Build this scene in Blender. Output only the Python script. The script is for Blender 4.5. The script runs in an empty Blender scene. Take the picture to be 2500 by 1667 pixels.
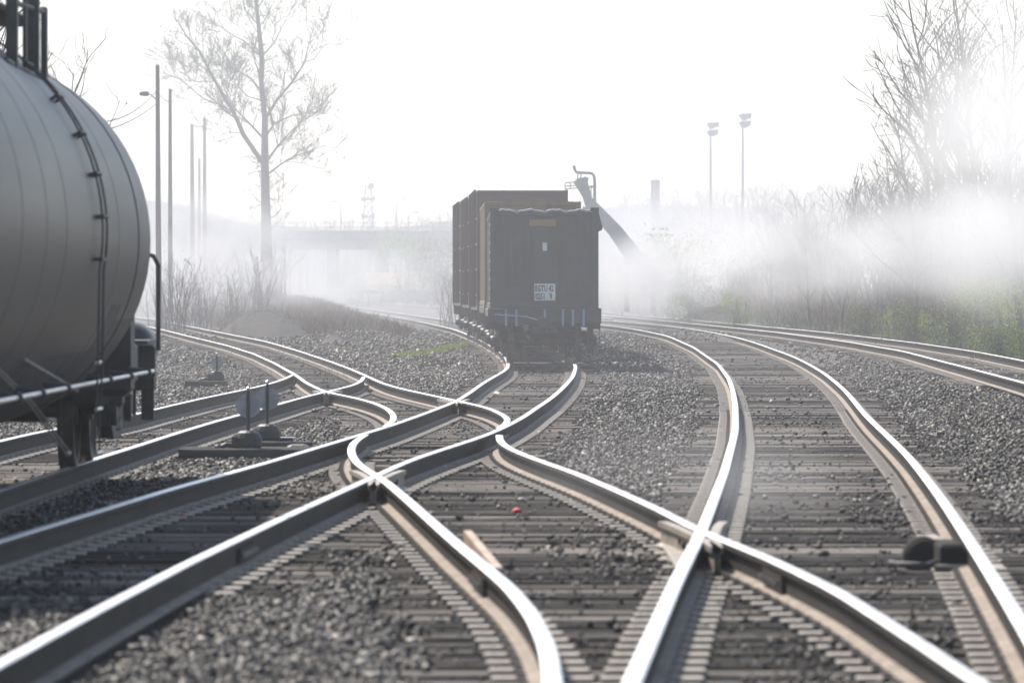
import bpy, math, random
import numpy as np
from mathutils import Vector, Matrix

random.seed(7)
RNG = np.random.default_rng(11)
S = bpy.context.scene
C = S.collection
F = 13067.0      # focal length in units of the 2352 px wide picture
HC = 1.39        # camera height above the rail heads
HY, CX = 690.0, 1176.0
K = 2352/2500.0

# ------------------------------------------------------------------ terrain
_zy = np.array([0, 60, 115, 150, 190, 250, 400, 800, 2000, 6000.])
_zz = np.array([0, 0, 0, .07, .25, .50, .93, 2.0, 5.0, 12.])
def zr(y):
    """height of the rail heads (the yard rises gently in the distance)"""
    y = np.asarray(y, float)
    r = 0
    for d, w in ((-14, .25), (0, .5), (14, .25)):
        r = r + w*np.interp(y+d, _zy, _zz)
    return r
def bump(x, y, cx, cy, rx, ry, h):
    d = ((x-cx)/rx)**2+((y-cy)/ry)**2
    return h*np.exp(-d*1.6)
def ground_z(x, y):
    x = np.asarray(x, float); y = np.asarray(y, float)
    z = zr(y)-.225
    if 'E1' in RAILS:                               # weedy bank between the crossover and the train
        xe = np.interp(y, _ey, _ex); xt = tc_fn(y)
        a = np.clip((x-xe-1.3)/3.0, 0, 1); b = np.clip((xt-2.2-x)/3.0, 0, 1); c = np.clip((y-195)/80, 0, 1)*np.clip((430-y)/100, 0, 1)
        z = z+.9*(a*a*(3-2*a))*(b*b*(3-2*b))*(c*c*(3-2*c))*(1+.12*np.sin(x*.9+y*.05))
        z = z+.5*np.clip((xe-3-x)/4, 0, 1)*np.clip((y-200)/80, 0, 1)
        q = np.clip((x-RAILS['D1'][0](np.minimum(y, 325))-2.3)/3.5, 0, 1); z = z+.75*q*q*(3-2*q)*np.clip((y-85)/25, 0, 1)*np.clip((600-y)/200, 0, 1)
    return z

def W(px, py, Y):
    """a point at distance Y in the direction measured in the photograph"""
    return Vector(((px-CX)/F*Y, Y, HC-(py-HY)/F*Y))
def on_rail(px, py, off=0.0):
    """distance at which the sight line (2500 px frame) meets the rail-head surface"""
    px *= K; py *= K
    lo, hi = 15., 1500.
    for _ in range(50):
        m = .5*(lo+hi)
        yy = HY+F*(HC-float(zr(m))-(float(off(m)) if callable(off) else off))/m
        if yy > py: lo = m
        else: hi = m
    return ((px-CX)/F*lo, lo)

# ------------------------------------------------------------------ materials
MATS = {}
def nd(nt, t, **kw):
    n = nt.nodes.new(t)
    for k, v in kw.items(): setattr(n, k, v)
    return n
def mat(name, c1, c2=None, rough=.7, metal=0., scale=6., bump=0., stretch=(1, 1, 1), detail=4., spec=.5, rough2=None, attr=None, c3=None, trans=0.):
    m = bpy.data.materials.new(name); m.use_nodes = True
    nt = m.node_tree; b = nt.nodes['Principled BSDF']
    b.inputs['Roughness'].default_value = rough
    b.inputs['Metallic'].default_value = metal
    b.inputs['Specular IOR Level'].default_value = spec
    c2 = c2 or tuple(v*.6 for v in c1)
    tc = nd(nt, 'ShaderNodeTexCoord'); mp = nd(nt, 'ShaderNodeMapping'); mp.inputs['Scale'].default_value = stretch
    nz = nd(nt, 'ShaderNodeTexNoise'); nz.inputs['Scale'].default_value = scale; nz.inputs['Detail'].default_value = detail
    nt.links.new(tc.outputs['Object'], mp.inputs[0]); nt.links.new(mp.outputs[0], nz.inputs['Vector'])
    cr = nd(nt, 'ShaderNodeValToRGB')
    cr.color_ramp.elements[0].position = .32; cr.color_ramp.elements[1].position = .68
    cr.color_ramp.elements[0].color = (*c2, 1); cr.color_ramp.elements[1].color = (*c1, 1)
    if c3:
        e = cr.color_ramp.elements.new(.5); e.color = (*c3, 1)
    fac = nz.outputs['Fac']
    if attr:
        at = nd(nt, 'ShaderNodeAttribute'); at.attribute_name = attr
        ma = nd(nt, 'ShaderNodeMath', operation='ADD'); ma.inputs[1].default_value = -.5
        mb = nd(nt, 'ShaderNodeMath', operation='ADD')
        nt.links.new(at.outputs['Fac'], ma.inputs[0]); nt.links.new(ma.outputs[0], mb.inputs[0]); nt.links.new(nz.outputs['Fac'], mb.inputs[1])
        fac = mb.outputs[0]
    nt.links.new(fac, cr.inputs[0]); nt.links.new(cr.outputs[0], b.inputs['Base Color'])
    if rough2 is not None:
        mr = nd(nt, 'ShaderNodeMapRange'); mr.inputs['To Min'].default_value = rough; mr.inputs['To Max'].default_value = rough2
        nt.links.new(nz.outputs['Fac'], mr.inputs[0]); nt.links.new(mr.outputs[0], b.inputs['Roughness'])
    if bump:
        bp = nd(nt, 'ShaderNodeBump'); bp.inputs['Strength'].default_value = bump; bp.inputs['Distance'].default_value = .02
        nt.links.new(nz.outputs['Fac'], bp.inputs['Height']); nt.links.new(bp.outputs[0], b.inputs['Normal'])
    if trans:
        tr = nd(nt, 'ShaderNodeBsdfTranslucent'); mx = nd(nt, 'ShaderNodeMixShader'); mx.inputs[0].default_value = trans
        nt.links.new(cr.outputs[0], tr.inputs[0]); nt.links.new(b.outputs[0], mx.inputs[1]); nt.links.new(tr.outputs[0], mx.inputs[2])
        nt.links.new(mx.outputs[0], nt.nodes['Material Output'].inputs[0])
    MATS[name] = m
    return m
M_head = mat('rail_head_steel', (.75, .75, .75), (.6, .6, .6), rough=.32, metal=1., scale=3, stretch=(8, .4, 1), rough2=.5)
M_web = mat('rail_rust', (.038, .031, .027), (.016, .014, .013), rough=.75, spec=.2, scale=5, stretch=(1, .3, 1), bump=.2)
M_foot = mat('sunlit_dusty_foot', (.27, .225, .18), (.15, .12, .10), rough=.85, scale=7, stretch=(1, .5, 1))  # sunlit tan of the foot tops put into the colour, with settled rust dust
M_plate = mat('tie_plate_steel', (.32, .285, .24), (.18, .155, .13), rough=.6, metal=0., scale=9)
M_tie = mat('weathered_oak', (.215, .192, .168), (.016, .014, .013), rough=.88, spec=.2, scale=5, stretch=(.35, 9, 3), bump=.8, detail=8, attr='tone')
M_stone = mat('crushed_stone', (.235, .215, .19), (.009, .009, .009), rough=.62, spec=.4, scale=14, bump=.3, attr='tone', c3=(.038, .035, .032))
M_ground = mat('ballast_ground', (.042, .040, .038), (.012, .012, .012), rough=.9, scale=22, bump=1., detail=10)
M_dark = mat('black_iron', (.045, .044, .045), (.022, .022, .024), rough=.55, scale=8, bump=.1)
M_wheel = mat('wheel_steel', (.10, .09, .085), (.05, .045, .04), rough=.5, metal=.5, scale=6)
M_shiny = mat('worn_bright_steel', (.55, .57, .58), (.35, .36, .37), rough=.3, metal=.9, scale=8)
M_target = mat('faded_target_paint', (.36, .35, .36), (.24, .23, .24), rough=.6, scale=10)
M_bark = mat('bark', (.13, .11, .10), (.06, .05, .045), rough=.9, scale=3, stretch=(4, 4, 1))
M_twig = mat('twig', (.13, .115, .10), (.07, .06, .05), rough=.85, scale=1)
M_pole = mat('pole_wood', (.15, .125, .11), (.08, .07, .06), rough=.9, scale=4, stretch=(6, 6, .5))
M_brush = mat('dry_weeds', (.36, .26, .18), (.15, .105, .075), rough=.9, scale=2, attr='tone')
M_leaf = mat('spring_leaf', (.24, .33, .05), (.11, .17, .025), rough=.6, scale=2, attr='tone', trans=.45)
M_leafd = mat('dull_leaf', (.09, .125, .045), (.03, .045, .02), rough=.7, scale=2, attr='tone', trans=.3)
M_blossom = mat('pale_buds', (.45, .43, .38), (.28, .27, .22), rough=.8, scale=2, attr='tone', trans=.3)
M_dirt = mat('dark_soil', (.030, .027, .025), (.012, .011, .011), rough=.95, scale=5, bump=1., detail=8)

# ------------------------------------------------------------------ mesh helpers
def mesh_obj(name, v, f, mats, parent=None, mi=None, smooth=False, tone=None):
    me = bpy.data.meshes.new(name)
    if isinstance(v, np.ndarray) and isinstance(f, np.ndarray):
        n, k = f.shape
        me.vertices.add(len(v)); me.vertices.foreach_set('co', v.astype(np.float32).ravel())
        me.loops.add(n*k); me.loops.foreach_set('vertex_index', f.astype(np.int32).ravel())
        me.polygons.add(n); me.polygons.foreach_set('loop_start', np.arange(0, n*k, k, dtype=np.int32))
        me.update(calc_edges=True)
    else:
        me.from_pydata([tuple(p) for p in v], [], [tuple(p) for p in f]); me.update()
    for m in (mats if isinstance(mats, (list, tuple)) else [mats]): me.materials.append(m)
    if mi is not None: me.polygons.foreach_set('material_index', np.asarray(mi, dtype=np.int32))
    if smooth: me.polygons.foreach_set('use_smooth', np.ones(len(me.polygons), dtype=bool))
    if tone is not None:
        a = me.attributes.new('tone', 'FLOAT', 'POINT'); a.data.foreach_set('value', np.asarray(tone, dtype=np.float32))
    o = bpy.data.objects.new(name, me); C.objects.link(o)
    if parent is not None: o.parent = parent
    return o

class MB:
    """collects shapes into one mesh"""
    def __init__(s): s.v = []; s.f = []; s.m = []; s.t = []
    def add(s, v, f, m=0, t=.5):
        b = len(s.v); s.v += [tuple(p) for p in v]; s.f += [tuple(i+b for i in q) for q in f]; s.m += [m]*len(f); s.t += [t]*len(v); return s
    def box(s, x0, x1, y0, y1, z0, z1, m=0, bev=0., t=.5):
        b = min(bev, (x1-x0)*.3, (y1-y0)*.3, (z1-z0)*.3)
        if b <= 0:
            v = [(x0, y0, z0), (x1, y0, z0), (x1, y1, z0), (x0, y1, z0), (x0, y0, z1), (x1, y0, z1), (x1, y1, z1), (x0, y1, z1)]
            return s.add(v, [(0, 3, 2, 1), (4, 5, 6, 7), (0, 1, 5, 4), (1, 2, 6, 5), (2, 3, 7, 6), (3, 0, 4, 7)], m, t)
        def ring(xa, xb, ya, yb, z): return [(xa, ya, z), (xb, ya, z), (xb, yb, z), (xa, yb, z)]
        v = ring(x0+b, x1-b, y0+b, y1-b, z0)+ring(x0, x1, y0, y1, z0+b)+ring(x0, x1, y0, y1, z1-b)+ring(x0+b, x1-b, y0+b, y1-b, z1)
        f = [(3, 2, 1, 0), (12, 13, 14, 15)]
        for k in range(3):
            for i in range(4):
                j = (i+1) % 4; f.append((k*4+i, k*4+j, k*4+4+j, k*4+4+i))
        return s.add(v, f, m, t)
    def tube(s, pts, r, n=8, m=0, caps=True, t=.5):
        pts = [Vector(p) for p in pts]
        if not isinstance(r, (list, tuple)): r = [r]*len(pts)
        v = []; f = []
        up = Vector((0, 0, 1))
        d0 = (pts[-1]-pts[0]).normalized()
        if abs(d0.z) > .9: up = Vector((0, 1, 0))
        for i, p in enumerate(pts):
            d = (pts[min(i+1, len(pts)-1)]-pts[max(i-1, 0)]).normalized()
            a = d.cross(up)
            if a.length < 1e-4: a = d.cross(Vector((1, 0, 0)))
            a.normalize(); b = a.cross(d)
            for k in range(n):
                th = 2*math.pi*k/n
                v.append(p+(a*math.cos(th)+b*math.sin(th))*r[i])
        for i in range(len(pts)-1):
            for k in range(n):
                j = (k+1) % n; f.append((i*n+k, i*n+j, (i+1)*n+j, (i+1)*n+k))
        if caps:
            f.append(tuple(range(n))); f.append(tuple(reversed(range((len(pts)-1)*n, len(pts)*n))))
        return s.add(v, f, m, t)
    def lathe(s, prof, axis, o=(0, 0, 0), n=24, m=0):
        """prof: (radius, position) pairs along an axis ('x','y','z')"""
        v = []; f = []
        for r, h in prof:
            for k in range(n):
                th = 2*math.pi*k/n; a, b = r*math.cos(th), r*math.sin(th)
                p = {'x': (h, a, b), 'y': (a, h, b), 'z': (a, b, h)}[axis]
                v.append((p[0]+o[0], p[1]+o[1], p[2]+o[2]))
        for i in range(len(prof)-1):
            for k in range(n):
                j = (k+1) % n; f.append((i*n+k, i*n+j, (i+1)*n+j, (i+1)*n+k))
        f.append(tuple(range(n))); f.append(tuple(reversed(range((len(prof)-1)*n, len(prof)*n))))
        return s.add(v, f, m)
    def build(s, name, mats, parent=None, smooth=False, tone=False):
        return mesh_obj(name, s.v, s.f, mats, parent, s.m, smooth, s.t if tone else None)

def tag(o, label=None, cat=None, group=None, kind=None):
    if label: o['label'] = label
    if cat: o['category'] = cat
    if group: o['group'] = group
    if kind: o['kind'] = kind
    return o
def empty(name, loc=(0, 0, 0), rz=0.):
    o = bpy.data.objects.new(name, None); C.objects.link(o); o.location = loc; o.rotation_euler = (0, 0, rz); return o
def copy_tree(o, parent=None):
    c = o.copy(); C.objects.link(c)
    if parent is not None: c.parent = parent
    for ch in [q for q in KIDS.get(o.name, [])]: copy_tree(ch, c)
    return c
KIDS = {}
def index_kids():
    KIDS.clear()
    for o in S.objects:
        if o.parent: KIDS.setdefault(o.parent.name, []).append(o)

# ------------------------------------------------------------------ rails
def smooth_path(pts, y0=None, y1=None, sig=.012):
    pts = sorted(pts, key=lambda p: p[1])
    py = np.array([p[1] for p in pts]); px = np.array([p[0] for p in pts])
    keep = [0]
    for i in range(1, len(py)):
        if py[i]-py[keep[-1]] > .3: keep.append(i)
    py = py[keep]; px = px[keep]
    def ev(y):
        y = np.asarray(y, float)
        r = np.interp(y, py, px)
        lo = y < py[0]; hi = y > py[-1]
        s0 = (px[1]-px[0])/(py[1]-py[0]); s1 = (px[-1]-px[-2])/(py[-1]-py[-2])
        r = np.where(lo, px[0]+(y-py[0])*s0, r); r = np.where(hi, px[-1]+(y-py[-1])*s1, r)
        return r
    def sm(y):
        y = np.asarray(y, float); sg = np.maximum(.5, y*sig*2.2)
        r = 0; wt = 0
        for k in np.linspace(-2.2, 2.2, 13):
            w = math.exp(-k*k/2); r = r+w*ev(y+k*sg); wt += w
        return r/wt
    return sm, py[0], py[-1]
def ystations(y0, y1):
    ys = [y0]
    while ys[-1] < y1: ys.append(ys[-1]+max(.35, ys[-1]*.012))
    ys[-1] = y1
    return np.array(ys)
PROF = [(-.0365, 0, 1), (-.029, .004, 0), (.029, .004, 0), (.0365, 0, 1), (.0365, -.032, 1), (.010, -.045, 1), (.010, -.142, 1), (.07, -.157, 1), (.07, -.168, 1),
        (-.07, -.168, 1), (-.07, -.157, 1), (-.010, -.142, 1), (-.010, -.045, 1), (-.0365, -.032, 1)]
def rail_mesh(name, fn, y0, y1, off, parent=None, hz=None):
    ys = ystations(y0, y1); xs = fn(ys); zs = zr(ys)+off(ys)
    n = len(PROF); v = []; f = []; m = []
    for X, Y, Z in zip(xs, ys, zs):
        for a, b, _ in PROF: v.append((X+a, Y, Z+b-.004))
    for i in range(len(ys)-1):
        for k in range(n):
            j = (k+1) % n
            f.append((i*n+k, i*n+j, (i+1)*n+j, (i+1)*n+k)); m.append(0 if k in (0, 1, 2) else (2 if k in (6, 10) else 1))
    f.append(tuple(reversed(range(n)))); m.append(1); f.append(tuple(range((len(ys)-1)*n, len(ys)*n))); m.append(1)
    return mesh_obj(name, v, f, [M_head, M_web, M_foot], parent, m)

RAILS = {}
def rail(key, pts, label, ext0=None, ext1=None, off=0., zoff=0., world=None, sig=.012):
    wp = [on_rail(a, b, off) for a, b in pts]+(world or [])
    fn, a, b = smooth_path(wp, sig=sig)
    y0 = a if ext0 is None else ext0; y1 = b if ext1 is None else ext1
    o = rail_mesh('rail', fn, y0, y1, (lambda q: off(q)+zoff) if callable(off) else (lambda q: off+zoff+0*q))
    tag(o, label, 'rail', 'steel rails of the yard tracks')
    RAILS[key] = (fn, y0, y1)
    return o
train_pts = [(127, .69), (143, .52), (155, .32), (170, -.08), (187, -.62), (205, -1.15), (222, -1.95), (260, -4.0), (320, -7.3), (400, -11.8), (520, -19.5)]
tc_fn, _, _ = smooth_path([(x, y) for y, x in train_pts])
R1 = [(-60, 1337), (0, 1318), (212, 1254), (425, 1190), (638, 1132), (800, 1084), (873, 1062), (936, 1044), (1000, 1022), (1060, 1000), (1116, 978), (1150, 956), (1180, 934), (1208, 918), (1232, 905), (1243, 893)]
rail('R1', R1, 'rail running from the left picture edge under the left wheels of the freight cars', zoff=0, world=[(tc_fn(y)-.75, y) for y in (135, 150, 170, 190, 210, 240, 280, 340, 420, 500)])
R2 = [(-60, 1650), (0, 1617), (230, 1491), (462, 1371), (700, 1258), (919, 1160), (985, 1129), (1038, 1110), (1106, 1088), (1157, 1072), (1208, 1053), (1235, 1040), (1276, 1019), (1310, 995), (1344, 973), (1375, 946), (1399, 919), (1407, 893)]
rail('R2', R2, 'rail from the bottom left corner through the middle frog to the freight cars', zoff=.001, world=[(tc_fn(y)+.75, y) for y in (135, 150, 170, 190, 210, 240, 280, 340, 420, 500)])
C1 = [(892, 1061), (868, 1074), (856, 1092), (858, 1109), (868, 1126), (888, 1143), (919, 1160), (943, 1174), (1010, 1232), (1116, 1326), (1180, 1378), (1250, 1437), (1303, 1504), (1338, 1578), (1351, 1663), (1352, 1700)]
rail('C1', C1, 'rail curving from the middle frog down to the bottom edge past the steel rail brace', zoff=.003)
C2 = [(1219, 1062), (1218, 1072), (1226, 1084), (1260, 1102), (1330, 1128), (1412, 1156), (1510, 1198), (1600, 1238), (1715, 1297), (1800, 1330), (1888, 1366), (2047, 1442), (2206, 1543), (2392, 1665), (2430, 1692)]
rail('C2', C2, 'rail sweeping from the far switch point through the near frog to the bottom right', zoff=.003)
B1 = [(1459, 792), (1539, 801), (1629, 819), (1696, 848), (1754, 888), (1780, 924), (1789, 950), (1796, 990), (1796, 1050), (1770, 1148), (1725, 1265), (1712, 1297), (1648, 1424), (1541, 1667), (1528, 1700)]
rail('B1', B1, 'left rail of the right hand curve, running through the near frog to the bottom edge', zoff=0)
A1 = [(1459, 781), (1540, 787), (1629, 795), (1718, 806), (1829, 830), (1941, 870), (2008, 906), (2062, 950), (2115, 1015), (2170, 1065), (2217, 1110), (2292, 1205), (2361, 1307), (2446, 1440), (2500, 1528), (2560, 1630)]
rail('A1', A1, 'right rail of the right hand curve with the black lubricator under it', zoff=.002, sig=.026)
D_OFF = lambda y: .30*(1-np.clip((np.asarray(y, float)-140)/150, 0, 1))
def offv(o, y): return float(o(y)) if callable(o) else o
D1 = [(1459, 768), (1600, 781), (1762, 797), (1900, 811), (2030, 828), (2209, 857), (2343, 892), (2500, 933), (2600, 964)]
D2 = [(1459, 759), (1584, 768), (1740, 781), (1896, 795), (2120, 819), (2343, 846), (2500, 870), (2600, 886)]
wD1 = [on_rail(a, b, D_OFF) for a, b in D1]
rail('D1', D1, 'near rail of the raised main line beside the right hand bushes', off=D_OFF)
fD1 = RAILS['D1'][0]
rail('D2', [], 'far rail of the raised main line beside the right hand bushes', off=D_OFF, world=[(float(fD1(y))+1.52, y) for y in np.linspace(86, 330, 30)])
E1 = [(300, 770), (328, 774), (385, 781), (449, 794), (555, 815), (653, 834), (725, 855), (789, 876), (853, 899), (892, 916), (936, 936), (985, 950), (1038, 961), (1106, 976), (1140, 983), (1191, 995), (1225, 1010), (1242, 1022), (1236, 1034), (1216, 1046)]
_ep = sorted((on_rail(a, b)[1], on_rail(a, b)[0]) for a, b in E1); _ey = np.array([q[0] for q in _ep]); _ex = np.array([q[1] for q in _ep])
rail('E1', E1, 'far rail of the crossover coming round the dirt pile to the freight car track', zoff=.004, sig=.008)
E2 = [(300, 786), (328, 791), (385, 802), (470, 823), (555, 843), (619, 863), (670, 886), (719, 913), (751, 936), (793, 956), (868, 971), (919, 985), (950, 1000), (962, 1014), (960, 1029), (938, 1042)]
rail('E2', E2, 'near rail of the crossover joining the freight car track behind the round targets', zoff=.005, sig=.008)
G2 = [(888, 920), (884, 929), (868, 939), (830, 948), (793, 957), (748, 967), (681, 986), (634, 999), (599, 1008), (512, 1032), (430, 1057), (331, 1089), (224, 1122), (145, 1148), (0, 1196), (-100, 1230)]
rail('G2', G2, 'right rail of the tank car track reaching from the wheels to the far frog', zoff=.002)
G1w = []
fG2 = RAILS['G2'][0]
G1 = [(716, 914), (695, 925), (661, 936), (598, 951), (512, 968), (381, 998), (308, 1017)]
rail('G1', G1, 'left rail of the tank car track passing behind the tank car end', zoff=.003, world=[(float(fG2(y))-1.5, y) for y in (30, 38, 46, 54, 60)])
for i, (dy0, dy1, nx, seed) in enumerate(((265, 560, 0, 3), (265, 560, 1.5, 4))):
    y = np.linspace(dy0, dy1, 12)
    # main line continuing behind the freight cars to the left
    pts = [(float(tc_fn(v))+7.5+nx-(v-265)*.008, float(v)) for v in y]
    rail('H%d' % i, [], ('near', 'far')[i]+' rail of the distant main line curving away left of the brown containers', world=pts, zoff=.0)

# frogs: wing rails and a cast base where rails cross
def cross_y(a, b, lo, hi):
    ys = np.linspace(lo, hi, 2000); d = RAILS[a][0](ys)-RAILS[b][0](ys)
    k = int(np.argmin(np.abs(d))); return float(ys[k])
def frog(a, b, lo, hi, label, L=1.0):
    y = cross_y(a, b, lo, hi); fa, fb = RAILS[a][0], RAILS[b][0]
    root = empty('rail_frog', (float(fa(y)), y, float(zr(y))-.17)); tag(root, label, 'rail frog', 'cast frogs where rails cross')
    ox, oy, oz = root.location
    for nm, f1, sgn in (('wing_rail', fa, -1), ('wing_rail', fb, 1)):
        # wing rails hug the crossing and flare away
        ys = np.linspace(y-L*2.2, y+L*1.6, 14); mb = MB()
        for q in range(len(ys)-1):
            pass
        hi_s = 1 if (fa(y+2)-fb(y+2)) > 0 else -1
        s = -sgn*hi_s
        xs = [float((fa if nm and sgn < 0 else fb)(v))+s*(.085+.06*max(0, abs(v-y)/(L*1.6)-.55)) for v in ys]
        prof = [(-.03, -.006), (.03, -.006), (.03, -.04), (.012, -.05), (.012, -.14), (.05, -.155), (-.05, -.155), (-.012, -.14), (-.012, -.05), (-.03, -.04)]
        v = []; f = []; n = len(prof)
        for X, Y in zip(xs, ys):
            for p in prof: v.append((X+p[0]-ox, Y-oy, float(zr(Y))+p[1]-oz))
        for q in range(len(ys)-1):
            for k in range(n):
                j = (k+1) % n; f.append((q*n+k, q*n+j, (q+1)*n+j, (q+1)*n+k))
        f.append(tuple(reversed(range(n)))); f.append(tuple(range((len(ys)-1)*n, len(ys)*n)))
        mesh_obj(nm, v, f, M_plate, root)
    mb = MB()
    mb.box(-.2, .2, -L*1.5, L*1.5, .002, .028, bev=.008)
    for k in (-1, 0, 1): mb.box(-.26, .26, k*L-.10, k*L+.10, -.014, .0, bev=.004)
    mb.build('base_plate', M_plate, root)
    for k in (-.9, -.3, .35, .95):
        for sx in (-1, 1): MB().lathe([(.018, 0), (.022, .006), (.022, .02), (.012, .026)], 'x', (sx*.13-.0, k*L, .09), 6).build('bolt', M_web, root)
    return y
yf1 = frog('R2', 'C1', 38, 56, 'grey frog in the middle of the picture where two rails cross')
yf2 = frog('B1', 'C2', 28, 40, 'large pale frog at the right where the nearest two rails cross')
yf3 = frog('E1', 'R1', 70, 86, 'small frog left of the track below the freight cars')
yf4 = frog('E2', 'G2', 78, 95, 'small frog beyond the round switch targets')

# ------------------------------------------------------------------ ties with tie plates
TRACKS = [('R1', 'R2'), ('C1', 'C2'), ('B1', 'A1'), ('D1', 'D2'), ('E2', 'E1'), ('G1', 'G2')]
def tie_geo(mb, x0, x1, y, z, w, t):
    n = 4
    mb.box(x0, x1, y-w/2, y+w/2, z-.15, z+rr.uniform(-.010, .002), bev=.012, t=t)
all_ties = []
rr = random.Random(5)
Y = 21.5
while Y < 190:
    iv = []
    for a, b in TRACKS:
        fa, a0, a1 = RAILS[a]; fb, b0, b1 = RAILS[b]
        if Y < max(a0, b0)-1.5 or Y > min(a1, b1)+1: continue
        off = float(D_OFF(Y)) if a == 'D1' else 0.
        xa, xb = float(fa(Y)), float(fb(Y))
        if xb-xa < .5 or xb-xa > 2.4: continue
        if a == 'C1' and Y > yf1+16: continue
        iv.append([xa-.52, xb+.52, off])
    iv.sort()
    mg = []
    for q in iv:
        if mg and q[0] < mg[-1][1]-.25 and abs(q[2]-mg[-1][2]) < .01 and q[1]-mg[-1][0] < 6.5: mg[-1][1] = max(mg[-1][1], q[1])
        else: mg.append(list(q))
    for x0, x1, off in mg:
        if x1 < -Y*.098-.3 or x0 > Y*.098+.3: continue
        cr = []
        for k, (fn, a, b) in RAILS.items():
            if k[0] == 'H' or not (a-.2 < Y < b+.2): continue
            if (off > 0) != (k[0] == 'D'): continue
            xx = float(fn(Y))
            if x0+.1 < xx < x1-.1 and all(abs(xx-c) > .24 for c in cr): cr.append(xx)
        all_ties.append((Y+rr.uniform(-.02, .02), x0+rr.uniform(-.12, .1), x1+rr.uniform(-.1, .12), off, cr))
    Y += .53
all_ties.sort(key=lambda q: q[0])
def plate_geo(mb, x, y, z):
    mb.box(x-.215, x+.215, y-.1, y+.1, z+.001, z+.017, bev=.004)
    mb.box(x-.11, x-.075, y-.1, y+.1, z+.017, z+.028); mb.box(x+.075, x+.11, y-.1, y+.1, z+.017, z+.028)
    for sx, sy in ((-.095, -.05), (.095, .045)): mb.box(x+sx-.02, x+sx+.02, y+sy-.018, y+sy+.018, z+.028, z+.044)
mb_t, mb_p = MB(), MB()
pm = MB(); plate_geo(pm, 0, 0, 0); plate_proto = pm.build('tie_plate', M_plate); plate_mesh = plate_proto.data
bpy.data.objects.remove(plate_proto)
for i, (y, x0, x1, off, cr) in enumerate(all_ties):
    z = float(zr(y))+off-.189; w = .23+rr.uniform(-.02, .02); t = min(1., max(.05, rr.gauss(.40, .27)))
    if i < 290:
        mb = MB(); cx = .5*(x0+x1)
        tie_geo(mb, x0-cx, x1-cx, 0, 0, w, t)
        o = mb.build('railway_tie', M_tie, tone=True); o.location = (cx, y, z); o.rotation_euler = (0, 0, rr.uniform(-.008, .008))
        tag(o, 'weathered grey wooden railway tie lying in the ballast under the rails', 'railway tie', 'wooden ties under the yard tracks')
        for c in cr:
            p = bpy.data.objects.new('tie_plate', plate_mesh); C.objects.link(p); p.parent = o; p.location = (c-cx, 0, 0)
    else:
        tie_geo(mb_t, x0, x1, y, z, w, t)
        for c in cr: plate_geo(mb_t, c, y, z) if False else mb_p.box(c-.215, c+.215, y-.1, y+.1, z+.001, z+.02)
o = mb_t.build('distant_ties', M_tie, tone=True); tag(o, 'many small distant wooden ties beyond the switch stands', 'railway ties', None, 'stuff')
o = mb_p.build('distant_tie_plates', M_plate); tag(o, 'rows of small steel tie plates on the distant ties', 'tie plates', None, 'stuff')

# ------------------------------------------------------------------ ground
def ground():
    ys = [12.]
    while ys[-1] < 5200: ys.append(ys[-1]+max(.8, ys[-1]*.022))
    us = np.concatenate([np.linspace(-1, -.13, 10), np.linspace(-.12, .12, 60), np.linspace(.13, 1, 10)])
    v = []; ny, nx = len(ys), len(us)
    for y in ys:
        half = max(60, y*1.0)
        xs = us*half if y < 80 else us*y
        xs = us*max(80, y)
        zs = ground_z(xs, np.full(nx, y))
        for X, Z in zip(xs, zs): v.append((X, y, Z))
    v = np.array(v); f = []
    for i in range(ny-1):
        for j in range(nx-1): f.append((i*nx+j, i*nx+j+1, (i+1)*nx+j+1, (i+1)*nx+j))
    o = mesh_obj('ground', v, np.array(f), M_ground, smooth=True)
    tag(o, 'grey gravel ground of the rail yard', 'ground', None, 'structure')
ground()
o = MB().box(-80, 80, -30, 12, -.42, -.216).build('ground', M_ground); tag(o, 'gravel ground below the camera', 'ground', None, 'structure')

# raised ballast shoulder under the right hand main line
def shoulder():
    fD, a, b = RAILS['D1']; ys = ystations(40, b+20); v = []; f = []
    for y in ys:
        cx = float(fD(y))+.76; z = float(zr(y))+float(D_OFF(y))
        for dx, dz in ((-2.3, -.75), (-1.7, -.40), (-1.4, -.225), (1.45, -.225), (2.2, -.4), (3.6, -.8)): v.append((cx+dx, y, z+dz))
    for i in range(len(ys)-1):
        for j in range(5): f.append((i*6+j, i*6+j+1, (i+1)*6+j+1, (i+1)*6+j))
    tag(mesh_obj('ballast_bed_ground', v, f, M_ground), 'raised ballast bed of the main line', 'ground', None, 'structure')
shoulder()

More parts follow.
